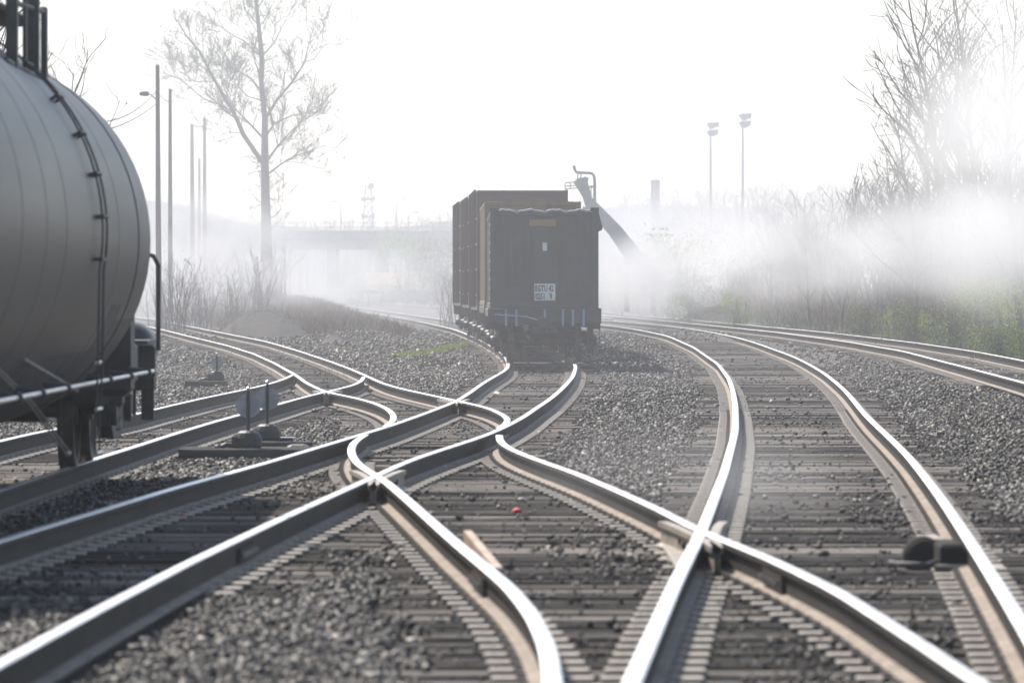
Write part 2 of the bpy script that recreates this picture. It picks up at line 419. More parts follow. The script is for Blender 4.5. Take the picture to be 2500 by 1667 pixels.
# ------------------------------------------------------------------ crushed stone
def stones():
    xs, ys, zs, ss = [], [], [], []
    ty = np.array([q[0] for q in all_ties]); tx0 = np.array([q[1] for q in all_ties]); tx1 = np.array([q[2] for q in all_ties])
    def zone(y0, y1, dens, smin, smax):
        area = .098*(y1**2-y0**2)+1.2*(y1-y0); n = int(area*dens)
        y = np.sqrt(RNG.uniform(y0**2, y1**2, n)); x = RNG.uniform(-1, 1, n)*(y*.098+.6)
        s = RNG.uniform(smin, smax, n)*RNG.choice([.5, .85, 1.15, 1.7], n, p=[.3, .4, .22, .08])
        on = np.zeros(n, bool); inbed = np.zeros(n, bool)
        order = np.argsort(y); y = y[order]; x = x[order]; s = s[order]
        for t, a, b in zip(ty, tx0, tx1):
            i0, i1 = np.searchsorted(y, (t-.27, t+.27))
            sl = slice(i0, i1); m = (x[sl] > a-.02) & (x[sl] < b+.02)
            inbed[sl] |= m; on[sl] |= m & (np.abs(y[sl]-t) < .125)
        patch = np.sin(x*1.7+y*.21)+np.sin(x*.6-y*.37+2)+np.sin(y*.11+x*2.9+1)
        keep = RNG.random(n) < np.where(on, np.where(patch > 1.1, .26, .06), np.where(inbed, .8, 1.))
        z = ground_z(x, y)+RNG.uniform(-.012, .030, n)
        s = np.where(inbed, s*.72, s*.92); z = np.where(inbed & ~on, zr(y)-.246+RNG.uniform(-.01, .018, n), z); z = np.where(on, zr(y)-.189+s*.25, z)
        # windrows of stone between the tracks
        z = z+np.where(inbed, 0, .022*np.maximum(0, np.sin(x*2.3+y*.13)))
        # raised bed
        fD, a, b = RAILS['D1']; d = x-(fD(y)+.76)
        bed = np.interp(d, [-2.3, -1.7, -1.4, 1.45, 2.2, 3.6], [-.75, -.40, -.225, -.225, -.4, -.8])
        zb = zr(y)+D_OFF(y)+bed+RNG.uniform(-.01, .03, n)
        z = np.where((np.abs(d) < 2.4) & (y > 40), np.maximum(z, zb), z)
        gap = (x > RAILS['G2'][0](y)+.13) & (x < RAILS['R1'][0](y)-.13) & (y < 57)
        keep |= gap; z = np.where(gap, np.maximum(z, zr(y)-.20+RNG.uniform(0, .03, n)), z)
        # keep off the rail feet
        for k, (fn, a, b) in RAILS.items():
            near = (y > a) & (y < b) & (np.abs(x-fn(y)) < .10)
            keep &= ~near
        xs.append(x[keep]); ys.append(y[keep]); zs.append(z[keep]); ss.append(s[keep])
    zone(21.5, 34, 1150, .012, .022)
    zone(34, 52, 560, .013, .025)
    zone(52, 80, 330, .013, .024)
    zone(80, 130, 95, .019, .033)
    zone(130, 230, 16, .028, .048)
    x, y, z, s = map(np.concatenate, (xs, ys, zs, ss)); n = len(x)
    base = np.array([(-1, -1, -1), (1, -1, -1), (1, 1, -1), (-1, 1, -1), (-1, -1, 1), (1, -1, 1), (1, 1, 1), (-1, 1, 1)], float)
    fb = np.array([(0, 3, 2, 1), (4, 5, 6, 7), (0, 1, 5, 4), (1, 2, 6, 5), (2, 3, 7, 6), (3, 0, 4, 7)])
    V = np.repeat(base[None], n, 0)*RNG.uniform(.45, 1.05, (n, 8, 3))
    V *= RNG.uniform(.6, 1.15, (n, 1, 3))
    a, b = RNG.uniform(0, 6.28, n), RNG.uniform(0, 6.28, n)
    ca, sa, cb, sb = np.cos(a), np.sin(a), np.cos(b), np.sin(b)
    Rz = np.zeros((n, 3, 3)); Rz[:, 0, 0] = ca; Rz[:, 0, 1] = -sa; Rz[:, 1, 0] = sa; Rz[:, 1, 1] = ca; Rz[:, 2, 2] = 1
    Rx = np.zeros((n, 3, 3)); Rx[:, 1, 1] = cb; Rx[:, 1, 2] = -sb; Rx[:, 2, 1] = sb; Rx[:, 2, 2] = cb; Rx[:, 0, 0] = 1
    V = np.einsum('nij,nkj->nki', Rz@Rx, V)*s[:, None, None]
    V += np.stack([x, y, z], 1)[:, None, :]
    Fc = (fb[None]+(np.arange(n)*8)[:, None, None]).reshape(-1, 4)
    tone = np.repeat(np.clip(RNG.normal(.40, .19, n), 0, 1.1), 8)
    o = mesh_obj('ballast_gravel', V.reshape(-1, 3), Fc, M_stone, tone=tone)
    tag(o, 'loose crushed grey ballast stones all over the yard', 'gravel', None, 'stuff')
    print('stones', n)
stones()

M_brace = mat('rusty_plate', (.40, .33, .27), (.28, .19, .13), rough=.7, scale=4)
M_rub = mat('black_rubber', (.02, .02, .02), (.012, .012, .012), rough=.9, spec=.2)
# ------------------------------------------------------------------ small things on the near tracks
def small_things():
    # steel rail brace beside the curved rail
    root = empty('rail_brace', (-.10, 30.7, -.19)); tag(root, 'short upright steel plate with a rusty face standing inside the curved rail', 'rail brace')
    mb = MB(); a = (0, 0); b = (-.205, 5.0); t = .05
    mb.add([(0, 0, 0), (t, 0, 0), (0, 0, .14), (t, 0, .14), (b[0], b[1], 0), (b[0]+t, b[1], 0), (b[0], b[1], .14), (b[0]+t, b[1], .14)],
           [(0, 1, 3, 2), (4, 6, 7, 5), (0, 2, 6, 4), (1, 5, 7, 3), (2, 3, 7, 6), (0, 4, 5, 1)])
    mb.build('plate', M_brace, root)
    MB().box(-.12, .1, .5, .8, -.004, .02, bev=.004).build('base', M_web, root)
    # joint bars on rails
    for k, yy, sd, lab in (('C1', 29.9, -1, 'bolted joint bar on the curved rail near the bottom centre'), ('R2', 33.5, 1, 'bolted joint bar low on the rail at the lower left'),
                       ('C2', 30.2, -1, 'bolted joint bar just below the large frog'), ('R2', 62, 1, 'bolted joint bar on the rail beyond the middle frog')):
        fn = RAILS[k][0]; root = empty('joint_bar', (float(fn(yy)), yy, float(zr(yy))-.17)); tag(root, lab, 'joint bar', 'joint bars bolted to rails')
        L = 1.0; mb = MB(); h = [float(fn(yy+v))-float(fn(yy)) for v in (-L/2, L/2)]
        a0, a1 = sd*.012, sd*.036
        xs = sorted((a0, a1))
        mb.add([(xs[0]+h[0], -L/2, .035), (xs[1]+h[0], -L/2, .035), (xs[0]+h[0], -L/2, .12), (xs[1]+h[0], -L/2, .12),
                (xs[0]+h[1], L/2, .035), (xs[1]+h[1], L/2, .035), (xs[0]+h[1], L/2, .12), (xs[1]+h[1], L/2, .12)],
               [(0, 1, 3, 2), (4, 6, 7, 5), (0, 2, 6, 4), (1, 5, 7, 3), (2, 3, 7, 6), (0, 4, 5, 1)])
        mb.build('bar', M_web, root)
        for q in (-.36, -.12, .12, .36):
            MB().lathe([(.016, 0), (.022, .004), (.022, .022), (.012, .028)], 'x', ((sd*.036 if sd > 0 else -.064)+h[0]+(h[1]-h[0])*(q/L+.5), q*L, .078), 6).build('bolt', M_plate, root)
    # rail lubricator under the right rail
    fn = RAILS['A1'][0]; y = 33.6; x = float(fn(y))
    root = empty('rail_lubricator', (x, y, float(zr(y))-.19)); tag(root, 'black drum shaped lubricator with pale plate under the rightmost near rail', 'rail lubricator')
    mb = MB(); pts = []
    prof = [(.0, -.12), (.10, -.12), (.125, -.09), (.125, .08), (.10, .11), (0, .11)]
    mb.lathe(prof, 'y', (-.25, .1, .06), 20); mb.build('drum', M_rub, root, smooth=False)
    MB().box(-.20, -.045, -.55, .2, .0, .165, bev=.02).build('pump_box', M_rub, root)
    MB().box(-.11, -.045, .3, 1.9, .11, .125, bev=.004).build('wiping_bar', M_plate, root)
    mb = MB(); mb.tube([(-.2, -.4, .06), (-.3, -.75, .05), (-.42, -.6, .05), (-.47, -.2, .04)], .018, 8); mb.build('hose', M_dark, root)
    MB().box(.05, .17, -.9, -.45, .012, .04, bev=.006).build('clamp', M_plate, root)
    MB().box(-.24, -.04, -.62, -.56, .02, .05, bev=.006).build('bracket', M_plate, root)
    # head rod across the switch points
    yy = 61.; a = float(RAILS['R1'][0](yy)); b = float(RAILS['R2'][0](yy))
    o = MB().box(a-.9, b+.1, yy-.04, yy+.04, -.20, -.172, bev=.006).build('switch_rod', M_web); tag(o, 'thin steel rod crossing under the rails to the two switch stands', 'switch rod')
    # litter
    for k, (px, py, c, lab) in enumerate(((1187, 1176, (.75, .05, .02), 'small bright red scrap between the near rails'), (420, 1187, (.55, .09, .03), 'small orange scrap on the ties at the lower left'),
                                       (197, 1250, (.45, .12, .03), 'tiny rusty orange scrap near the left picture edge'), (315, 1052, (.6, .07, .04), 'small red scrap beside the tank car rail'),
                                       (345, 1330, (.04, .07, .25), 'small dark blue scrap on the ties at the left'), (1140, 905, (.75, .7, .6), 'pale crumpled paper on the stones below the freight cars'),
                                       (1030, 862, (.7, .55, .4), 'pale tan wrapper on the gravel left of the freight cars'), (885, 945, (.3, .4, .7), 'small blue wrapper inside the crossover'))):
        Yd = 1.57*F/(py-HY); p = W(px, py, Yd)
        mb = MB(); r = random.Random(k); s = .028+.012*r.random()+(.02 if k > 4 else 0)
        vs = [(s*r.uniform(.6, 1.2)*math.cos(t), s*r.uniform(1, 2)*math.sin(t), r.uniform(-.2, 1)*s*.6) for t in np.linspace(0, 5.4, 7)]
        mb.add(vs+[(0, 0, s*.9), (0, 0, -s*.3)], [(i, (i+1) % 7, 7) for i in range(7)]+[((i+1) % 7, i, 8) for i in range(7)])
        m = mat('scrap_%s' % k, c, tuple(v*.6 for v in c), rough=.6)
        o = mb.build('litter_scrap', m); o.location = (p.x, Yd, float(ground_z(p.x, Yd))+.05); tag(o, lab, 'litter', 'scraps of litter on the ground')
small_things()

# ------------------------------------------------------------------ switch stands
def switch_stand(px, py_base, Yd, label, h=.52, r=.105, tone=M_target, rz=0.):
    x = (px-CX)/F*Yd; z = float(ground_z(x, Yd))+.10
    root = empty('switch_stand', (x, Yd, z), rz); tag(root, label, 'switch stand', 'low switch stands with round targets')
    mb = MB()
    mb.box(-.13, .13, -.12, .12, 0, .03, bev=.008)
    mb.lathe([(.0, .03), (.085, .03), (.095, .06), (.095, .11), (.075, .15), (.05, .165), (0, .17)], 'z', (0, 0, 0), 14)
    mb.box(-.11, -.02, -.06, .06, .03, .14, bev=.02)
    o = mb.build('housing', M_dark, root); o.scale = (1.45, 1.3, 1.35)
    MB().lathe([(.03, .165), (.019, .2), (.015, h), (.0, h+.005)], 'z', (0, 0, 0), 10).build('mast', M_dark, root)
    mb = MB()
    for s in (-1, 1):   # two half leaves either side of the mast
        n = 16; v = []
        for k in range(n+1):
            t = -math.pi/2+math.pi*k/n; v.append((s*(.008+r*math.cos(t)), .012, h-.15+r*math.sin(t)))
        v2 = [(a, .016, c) for a, b, c in v]; m = len(v)
        fs = [tuple(range(m)), tuple(reversed(range(m, 2*m)))]+[(i, (i+1) % m, m+(i+1) % m, m+i) for i in range(m)]
        mb.add(v+v2, fs)
    mb.build('target', tone, root)
    MB().lathe([(0, h), (.016, h+.006), (.018, h+.03), (0, h+.045)], 'z', (0, 0, 0), 10).build('mast_tip', M_shiny, root)
    mb = MB(); mb.tube([(-.1, 0, .07), (-.22, 0, .085), (-.28, 0, .05)], [.03, .024, .03], 8); mb.lathe([(0, -.34), (.045, -.33), (.05, -.30), (.04, -.27), (0, -.26)], 'x', (0, 0, .045), 10); mb.build('throw_lever', M_dark, root)
    MB().box(-.12, -.03, -.055, -.02, .15, .168, bev=.006).build('foot_pedal', M_shiny, root)
    return root
switch_stand(570, 1040, 56.5, 'low switch stand with round grey target, left one of the adjoining pair', h=.62, r=.118)
switch_stand(614, 1030, 59.5, 'low switch stand with round pale target, right one of the adjoining pair', h=.64, r=.118)
switch_stand(498, 880, 104, 'small distant switch stand with a faint round target', h=.52)
def timbers(xa, xb, Yd, label, n=2):
    X0, X1 = (xa-CX)/F*Yd, (xb-CX)/F*Yd; z = float(ground_z(X0, Yd))
    root = empty('head_block', (X0, Yd, z)); tag(root, label, 'switch timbers')
    for k in range(n):
        mb = MB(); mb.box(0, X1-X0, -.12+k*.62-.3, .1+k*.62-.3, -.08, .15, bev=.01, t=.1+.15*k); mb.build('timber', M_dtie, root, tone=True)
M_dtie = mat('creosote_timber', (.075, .07, .065), (.03, .028, .026), rough=.85, scale=6, stretch=(.5, 6, 3), bump=.5)
timbers(415, 730, 56.6, 'pair of dark heavy timbers carrying the two round-target switch stands', 2)
timbers(608-30, 720, 59.5, 'dark timber behind the pair, carrying the right hand switch stand', 1)
timbers(427, 515, 104, 'short dark timbers under the distant switch stand', 2)
def cover():
    Yd = 57.6; x = (684-CX)/F*Yd; z = float(ground_z(x, Yd))+.02
    root = empty('junction_cover', (x, Yd, z)); tag(root, 'dark humped metal cover between the switch stands and the rail', 'metal cover')
    mb = MB(); n = 12; v = []
    for yy, s in ((-.2, .92), (-.16, 1), (.16, 1), (.2, .92)):
        for hx, hz in ((-.165, 0), (-.16, .04), (-.10, .125), (-.06, .14), (.06, .14), (.10, .125), (.165, .03), (.17, 0)): v.append((hx*s, yy, hz*s))
    f = [tuple(range(8)), tuple(reversed(range(24, 32)))]
    for i in range(3):
        for k in range(8):
            j = (k+1) % 8; f.append((i*8+j, i*8+k, (i+1)*8+k, (i+1)*8+j))
    mb.add(v, f); mb.build('hood', M_dark, root)
    MB().box(-.19, .19, -.22, .22, -.02, 0, bev=.005).build('flange', M_web, root)
    Yd = 60.5; x = (655-CX)/F*Yd; z = float(ground_z(x, Yd))+.06
    root = empty('switch_box', (x, Yd, z)); tag(root, 'small dark box with bright lid behind the humped cover', 'switch box')
    MB().box(-.08, .08, -.09, .09, -.06, .09, bev=.01).build('case', M_dark, root)
    MB().box(-.10, .10, -.11, .11, .092, .104, bev=.004).build('lid', M_shiny, root)
cover()

# ------------------------------------------------------------------ trucks, wheels (shared)
def truck(mats=(M_dark, M_wheel), parent=None, name='truck', gauge=.75):
    """bogie at origin, axle spacing 1.78 along y, rail head at z=0; returns list of children made under parent"""
    tr = MB()
    for s in (-1, 1):
        X = s*(gauge+.28); w = .06
        pts = [(-1.08, .52), (-1.0, .62), (-.62, .62), (-.35, .80), (.35, .80), (.62, .62), (1.0, .62), (1.08, .52), (1.02, .34), (.72, .34), (.45, .22), (-.45, .22), (-.72, .34), (-1.02, .34)]
        v = [(X-w, a, b) for a, b in pts]+[(X+w, a, b) for a, b in pts]; n = len(pts)
        tr.add(v, [tuple(range(n)), tuple(reversed(range(n, 2*n)))]+[((i+1) % n, i, n+i, n+(i+1) % n) for i in range(n)])
        for q in (-.89, .89): tr.lathe([(0, -.10), (.10, -.10), (.12, -.04), (.12, .06), (0, .07)], 'x', (X+s*.06, q, .46), 14)
        for q in (-.12, .12): tr.lathe([(.07, .28), (.085, .3), (.07, .35), (.085, .4), (.07, .45), (.085, .5), (.07, .55)], 'z', (X, q, 0), 10)
    tr.box(-gauge-.3, gauge+.3, -.22, .22, .42, .68, bev=.03)
    tr.build('truck_frame', mats[0], parent)
    for q in (-.89, .89):
        mb = MB()
        for s in (-1, 1):
            prof = [(0, -.065), (.10, -.065), (.12, -.03), (.36, -.02), (.40, -.062), (.455, -.062), (.457, .03), (.482, .045), (.482, .072), (.38, .072), (.34, .02), (.12, .03), (.10, .075), (0, .08)]
            mb.lathe([(r, -s*h) if s > 0 else (r, h) for r, h in (prof if s < 0 else prof)], 'x', (s*(gauge+.0), q, .457), 28)
        mb.tube([(-gauge, q, .457), (gauge, q, .457)], .085, 12)
        mb.build('wheelset', mats[1], parent)

def coupler_parts(root, y, z=.86, s=-1):
    mb = MB()
    mb.box(-.10, .10, min(y, y+s*.6), max(y, y+s*.6), z-.09, z+.09, bev=.02)
    mb.build('coupler_shank', M_dark, root)
    mb = MB()
    a, b = sorted((y+s*.6, y+s*.9))
    mb.box(-.17, .02, a, b, z-.15, z+.15, bev=.05); mb.box(.05, .15, a+.02, b-.02, z-.14, z+.14, bev=.04); mb.box(-.1, .1, a+.12*(s < 0), b-.12*(s > 0), z-.11, z+.11)
    mb.build('coupler_head', M_dark, root)

# ------------------------------------------------------------------ tank car
M_tank = mat('dull_grey_tank_paint', (.052, .052, .052), (.020, .017, .015), rough=.36, scale=1.1, stretch=(2.2, .12, 2.2), rough2=.55, detail=6)
M_tankd = mat('rough_tank_steel', (.075, .073, .072), (.035, .034, .034), rough=.6, scale=3)
M_seam = mat('weld_seam_grey', (.060, .060, .062), (.04, .04, .04), rough=.6)
def tank_car():
    y0, y1 = 31.2, 46.6; cx, cz, r = -4.46, 1.88, 1.52
    root = empty('tank_car', (cx, 39, 0)); tag(root, 'large dull grey railway tank car standing at the left picture edge', 'tank car')
    prof = []
    for k in range(10):
        t = math.pi/2*k/10; prof.append((r*math.sin(t), y0-.62*math.cos(t)-39))
    for yy in np.linspace(y0, y1, 14): prof.append((r-.02*max(0, (yy-44)/2.6), yy-39))
    for k in range(1, 11):
        t = math.pi/2*(1-k/10); prof.append((max(.001, (r-.02)*math.sin(t)), y1+.62*math.cos(t)-39))
    mb = MB(); mb.lathe(prof, 'y', (0, 0, cz), 72); mb.m = [1 if (sum(mb.v[i][2] for i in f)/len(f) < (.98 if sum(mb.v[i][1] for i in f)/len(f) < 4.2 else 1.30)) else 0 for f in mb.f]  # lower faces take the second, rougher material, reaching higher at the far end
    mb.build('tank', [M_tank, M_tankd], root, smooth=True)
    # weld seams and straps: thin raised hoops
    for yy, dr, w in ((34.2, .002, .016), (36.0, .002, .014), (37.6, .002, .016), (42.6, .002, .016), (44.9, .002, .016)):
        MB().lathe([(r-.01, yy-39-w), (r+dr, yy-39-w*.6), (r+dr, yy-39+w*.6), (r-.01, yy-39+w)], 'y', (0, 0, cz), 72).build('seam', M_seam, root, smooth=False)
    # ladder following the tank side from the sill to the top platform
    ly = 40.4-39; mb = MB()
    def lp(a, e=.05): return ((r+e)*math.sin(a), (r+e)*math.cos(a)+cz)
    for dy in (-.21, .21):
        pts = [(p[0], ly+dy, p[1]) for p in (lp(a) for a in np.linspace(.42, 1.75, 22))]
        x_last = pts[-1][0]; pts += [(x_last-.01, ly+dy, .9), (x_last-.03, ly+dy, .55), (x_last-.03, ly+dy, .30)]
        mb.tube(pts, .008, 6)
    mb.build('ladder_rail', M_dark, root)
    for a in np.linspace(.52, 1.70, 7):
        mb = MB(); p = lp(a, .055); mb.tube([(p[0], ly-.26, p[1]), (p[0], ly+.26, p[1])], .013, 6)
        for dy in (-.21, .21):
            q = lp(a, .0); mb.tube([(p[0]+.01, ly+dy, p[1]), (q[0], ly+dy, q[1])], .014, 6)
        mb.build('ladder_rung', M_dark, root)
    for zz in (.95, .62, .31): MB().tube([(x_last-.02, ly-.24, zz), (x_last-.02, ly+.24, zz)], .014, 6).build('ladder_rung', M_shiny, root)
    # second stirrup and diagonal braces
    mb = MB()
    for dy in (0, .30): mb.tube([(1.22, 35.2+dy-39, 1.0), (1.30, 37.2+dy-39, .72), (1.35, 39.7+dy-39, .32)], .008, 6)
    mb.tube([(1.15, 36.-39, 1.15), (1.38, 40.3-39, .75)], .012, 6); mb.tube([(1.36, 37.9-39, .60), (1.36, 38.6-39, .58)], .012, 6)
    mb.tube([(1.35, 39.7-39, .32), (1.35, 40.0-39, .32)], .016, 6)
    mb.build('brace_rod', M_plate, root)
    # side grab rail with joints
    mb = MB(); pts = [(1.46, y-39, .80) for y in np.linspace(32, 47.6, 12)]; mb.tube(pts, .016, 10)
    mb.build('side_handrail', M_shiny, root)
    for y in (34.5, 36.2, 38.3, 42.3, 44.6, 46.8):
        mb = MB(); mb.tube([(1.46, y-39, .80), (1.30, y-39, .82)], .028, 8); mb.lathe([(.035, -.04), (.035, .04)], 'y', (1.46, y-39, .80), 10); mb.build('handrail_bracket', M_dark, root)
    # top platform with upright ladder stiles and guard rails
    mb = MB(); mb.box(-.7, .92, 38.9-39, 42.3-39, cz+r+.02, cz+r+.06, bev=.01); mb.build('top_platform', M_tankd, root)
    MB().box(-.3, .3, 39.8-39, 42-39, cz+r-.05, cz+r+.45, bev=.08).build('valve_dome', M_tankd, root)
    for xx, yy, w, d, zb, zt in ((.99, 39.5, .040, .06, 2.80, 4.7), (1.0, 40.42, .014, .04, 2.86, 3.62), (.99, 41.2, .048, .06, 2.92, 4.7), (1.0, 42.1, .022, .06, 2.83, 3.56)):
        MB().box(xx-w, xx+w, yy-39-d, yy-39+d, zb, zt, bev=.01).build('guard_post', M_tankd, root)
    for k, (pa, pb, rr_) in enumerate((((.99, 39.5, 3.46), (1.0, 42.1, 3.52), .02), ((.99, 38.9, 3.02), (1.0, 41.9, 3.0), .035), ((1.0, 42.1, 2.86), (1.05, 42.2, 2.72), .012), ((1.0, 39.5, 2.84), (1.08, 39.5, 2.66), .02))):
        MB().tube([(pa[0], pa[1]-39, pa[2]), (pb[0], pb[1]-39, pb[2])], rr_, 6).build('guard_rail', M_tankd, root)
    # ends: stub sill, bolster shrouds, platforms, reservoir, handrails
    for s, ye in ((1, y1), (-1, y0)):
        yy = ye-39
        mb = MB(); a, b = sorted((yy-s*1.2, yy+s*3.2)); mb.box(-.33, .33, a, b, .62, .98, bev=.03)
        a, b = sorted((yy+s*1.35, yy+s*1.75)); mb.box(-1.28, 1.28, a, b, .70, 1.02, bev=.02)
        a, b = sorted((yy+s*2.95, yy+s*3.1)); mb.box(-1.35, 1.35, a, b, .72, 1.0, bev=.02)
        
        mb.box(-1.36, 1.36, yy+s*2.4-.6, yy+s*2.4+.6, 1.02, 1.05)
        a, b = sorted((yy+s*.25, yy+s*.75)); mb.box(-1.30, 1.32, a, b, .60, 1.42, bev=.06); a, b = sorted((yy+s*1.0, yy+s*1.3)); mb.box(-1.2, 1.2, a, b, .5, 1.05, bev=.03)
        mb.build('end_frame', M_tankd, root)
        t_e = empty('end_truck', (0, yy+s*2.0, 0)); t_e.parent = root
        truck(parent=t_e)
        coupler_parts(root, yy+s*3.2, .86, s)
    mb = MB(); mb.lathe([(0, -.45), (.17, -.42), (.215, -.33), (.22, .3), (.17, .42), (0, .45)], 'y', (1.10, 50.2-39, .98), 22); mb.build('air_reservoir', M_tank, root, smooth=True)
    mb = MB(); mb.tube([(1.25, 49.9-39, 1.80), (1.31, 50.-39, 1.78), (1.345, 50.1-39, 1.70), (1.345, 50.1-39, .95)], .02, 8)
    mb.tube([(1.14, 50.0-39, 1.05), (1.14, 50.0-39, .38)], .016, 6)
    mb.build('end_handrail', M_dark, root)
    mb = MB(); mb.box(1.20, 1.31, 50.0-39, 50.08-39, .34, .80, bev=.01); mb.box(.98, 1.32, 49.9-39, 50.2-39, .60, .80, bev=.02); mb.build('step', M_dark, root)
    mb = MB(); mb.lathe([(.0, 0), (.05, .02), (.26, .03), (.27, .06), (.24, .06), (.05, .05), (0, .05)], 'y', (.75, 50.4-39, 1.6), 20); mb.build('brake_wheel', M_dark, root)
    # bottom belly skid
    mb = MB(); mb.lathe([(0, -.9), (.25, -.8), (.38, -.4), (.4, 0), (.38, .4), (.25, .8), (0, .9)], 'y', (0, 38-39, cz-r+.05), 20); mb.build('outlet_skid', M_tankd, root, smooth=True)
tank_car()

# ------------------------------------------------------------------ freight train
M_cont = mat('dark_container_paint', (.036, .046, .058), (.018, .022, .028), rough=.55, scale=1.6, stretch=(1, 1, .4), bump=.1, c3=(.065, .055, .05))
M_contb = mat('dark_container_door', (.075, .058, .048), (.038, .034, .034), rough=.5, scale=1.2, stretch=(2, 1, .4))
M_yel = mat('ochre_container_paint', (.20, .125, .05), (.11, .075, .04), rough=.6, scale=2)
M_brn = mat('oxide_brown_paint', (.11, .06, .052), (.055, .035, .032), rough=.5, scale=1.5, stretch=(1, 1, .4))
M_white = mat('stencil_panel_paint', (.75, .75, .72), (.55, .55, .52), rough=.6, scale=6)
M_black = mat('stencil_paint', (.03, .03, .03), (.02, .02, .02), rough=.7)
M_sign = mat('ochre_placard_paint', (.28, .18, .05), (.2, .12, .04), rough=.6)
M_blue = mat('blue_grey_enamel', (.20, .30, .42), (.15, .22, .32), rough=.4)
def heading(y): return -math.atan((float(tc_fn(y+3))-float(tc_fn(y-3)))/6)
def flatcar(ya, yb, label, near=False):
    ym = .5*(ya+yb); L = yb-ya; x = float(tc_fn(ym)); z = float(zr(ym))
    rz = -math.atan((float(tc_fn(yb))-float(tc_fn(ya)))/L)
    root = empty('flat_car', (x, ym, z), rz); tag(root, label, 'flat car', 'container flat cars of the parked train')
    mb = MB(); mb.box(-1.22, 1.22, -L/2, L/2, .98, 1.17, bev=.02); mb.box(-.3, .3, -L/2+.02, L/2-.02, .62, .98, bev=.02)
    mb.box(-1.24, 1.24, -L/2-.06, -L/2+.12, .84, 1.19, bev=.02); mb.box(-1.24, 1.24, L/2-.12, L/2+.06, .84, 1.19, bev=.02)
    for yy in np.arange(-L/2+1.6, L/2-1.2, 1.3):
        mb.box(-1.26, -1.1, yy-.05, yy+.05, .72, .99); mb.box(1.1, 1.26, yy-.05, yy+.05, .72, .99)
    mb.build('deck', M_dark, root)
    for s in (-1, 1):
        t = empty('end_truck', (0, s*(L/2-1.6), 0)); t.parent = root; truck(parent=t)
        coupler_parts(root, s*(L/2+.05), .86, s)
    if near:
        mb = MB()
        for xx in (-.85, -.62, .0, .40, .62, .85): mb.box(xx-.025, xx+.025, -L/2-.10, -L/2-.06, .80, 1.16, bev=.005)
        mb.build('end_bracket', M_blue, root)
        mb = MB()
        for sx in (-1, 1):
            mb.tube([(sx*1.2, -L/2-.08, .86), (sx*1.2, -L/2-.08, .42), (sx*.95, -L/2-.08, .42), (sx*.95, -L/2-.08, .86)], .016, 6)
        mb.tube([(-.3, -L/2-.12, .86), (-.42, -L/2-.3, .62), (-.3, -L/2-.6, .5)], .025, 8)
        mb.build('sill_step', M_dark, root)
        mb = MB(); mb.tube([(-1.1, -L/2-.1, 1.05), (-.4, -L/2-.1, 1.0), (-.12, -L/2-.3, .92)], .014, 6); mb.build('uncoupling_lever', M_shiny, root)
    return root
def container(ya, yb, zt, half, mmat, name, label, cat='container', end=None, corr=.035, sag=0.0, roofm=None):
    ym = .5*(ya+yb); L = yb-ya; x = float(tc_fn(ym)); z = float(zr(ym))+1.19
    H = zt-float(zr(ym))-1.19
    rz = -math.atan((float(tc_fn(yb))-float(tc_fn(ya)))/L)
    root = empty(name, (x, ym, z), rz); tag(root, label, cat, 'containers riding on the parked train')
    w = half
    mb = MB()  # corrugated sides
    for s in (-1, 1):
        n = int(L/.14)*2; v = []; f = []
        for i in range(n+1):
            yy = -L/2+.1+(L-.2)*i/n; d = corr*(1 if (i//2) % 2 else 0)
            for zz in (.12, H-.08): v.append((s*(w-.012-d), yy, zz))
        for i in range(n): f.append((2*i, 2*i+1, 2*i+3, 2*i+2))
        mb.add(v, f)
    mb.box(-w+.06, w-.06, -L/2+.06, L/2-.06, .02, H-.06)
    mb.build('side_wall', mmat, root)
    mb = MB()
    for sx in (-1, 1):
        for sy in (-1, 1):
            a, b = sorted((sx*w, sx*(w-.14))); c, d = sorted((sy*L/2, sy*(L/2-.14))); mb.box(a, b, c, d, 0, H, bev=.015)
        a, b = sorted((sx*(w+.002), sx*(w-.1)))
        mb.box(a, b, -L/2+.142, L/2-.142, 0, .12, bev=.01); mb.box(a, b, -L/2+.142, L/2-.142, H-.08, H, bev=.01)
    for sy in (-1, 1):
        c, d = sorted((sy*L/2-.0, sy*(L/2-.1))); mb.box(-w+.142, w-.142, c, d, 0, .13, bev=.01); mb.box(-w+.142, w-.142, c, d, H-.11, H-.002, bev=.01)
    mb.build('corner_frame', mmat, root)
    mb = MB(); n = 12; v = []; f = []
    for i in range(2):
        yy = (-L/2+.02, L/2-.02)[i]
        for k in range(n+1):
            u = -1+2*k/n; v.append((u*(w-.03), yy, H-.02+sag*(1-abs(u))+.006*math.sin(u*13)))
    for k in range(n): f.append((k, k+1, n+2+k, n+1+k))
    vb = [(a, b, H-.07) for a, b, c in v]
    m = len(v)
    f += [(m+n+1+k, m+n+2+k, m+k+1, m+k) for k in range(n)]+[(k+1, k, m+k, m+k+1) for k in range(n)]+[(n+1+k, n+2+k, m+n+2+k, m+n+1+k) for k in range(n)]
    mb.add(v+vb, f); mb.build('roof', roofm or mmat, root)
    return root, L, H, w
flatcar(124.6, 139.2, 'dark flat car at the near end of the train under the lettered container', True)
root, L, H, w = container(125.0, 137.4, 3.36, 1.19, M_cont, 'near_container', 'dark slate container with white number panel on the near end of the train')
y = -L/2
mb = MB()      # recessed end panels with vertical ribs
mb.box(-w+.14, w-.14, y+.05, y+.09, .13, H-.11)
for xx in (-.72, -.36, .42, .78): mb.box(xx-.03, xx+.03, y+.01, y+.05, .135, H-.115, bev=.008)
mb.build('end_wall', M_cont, root)
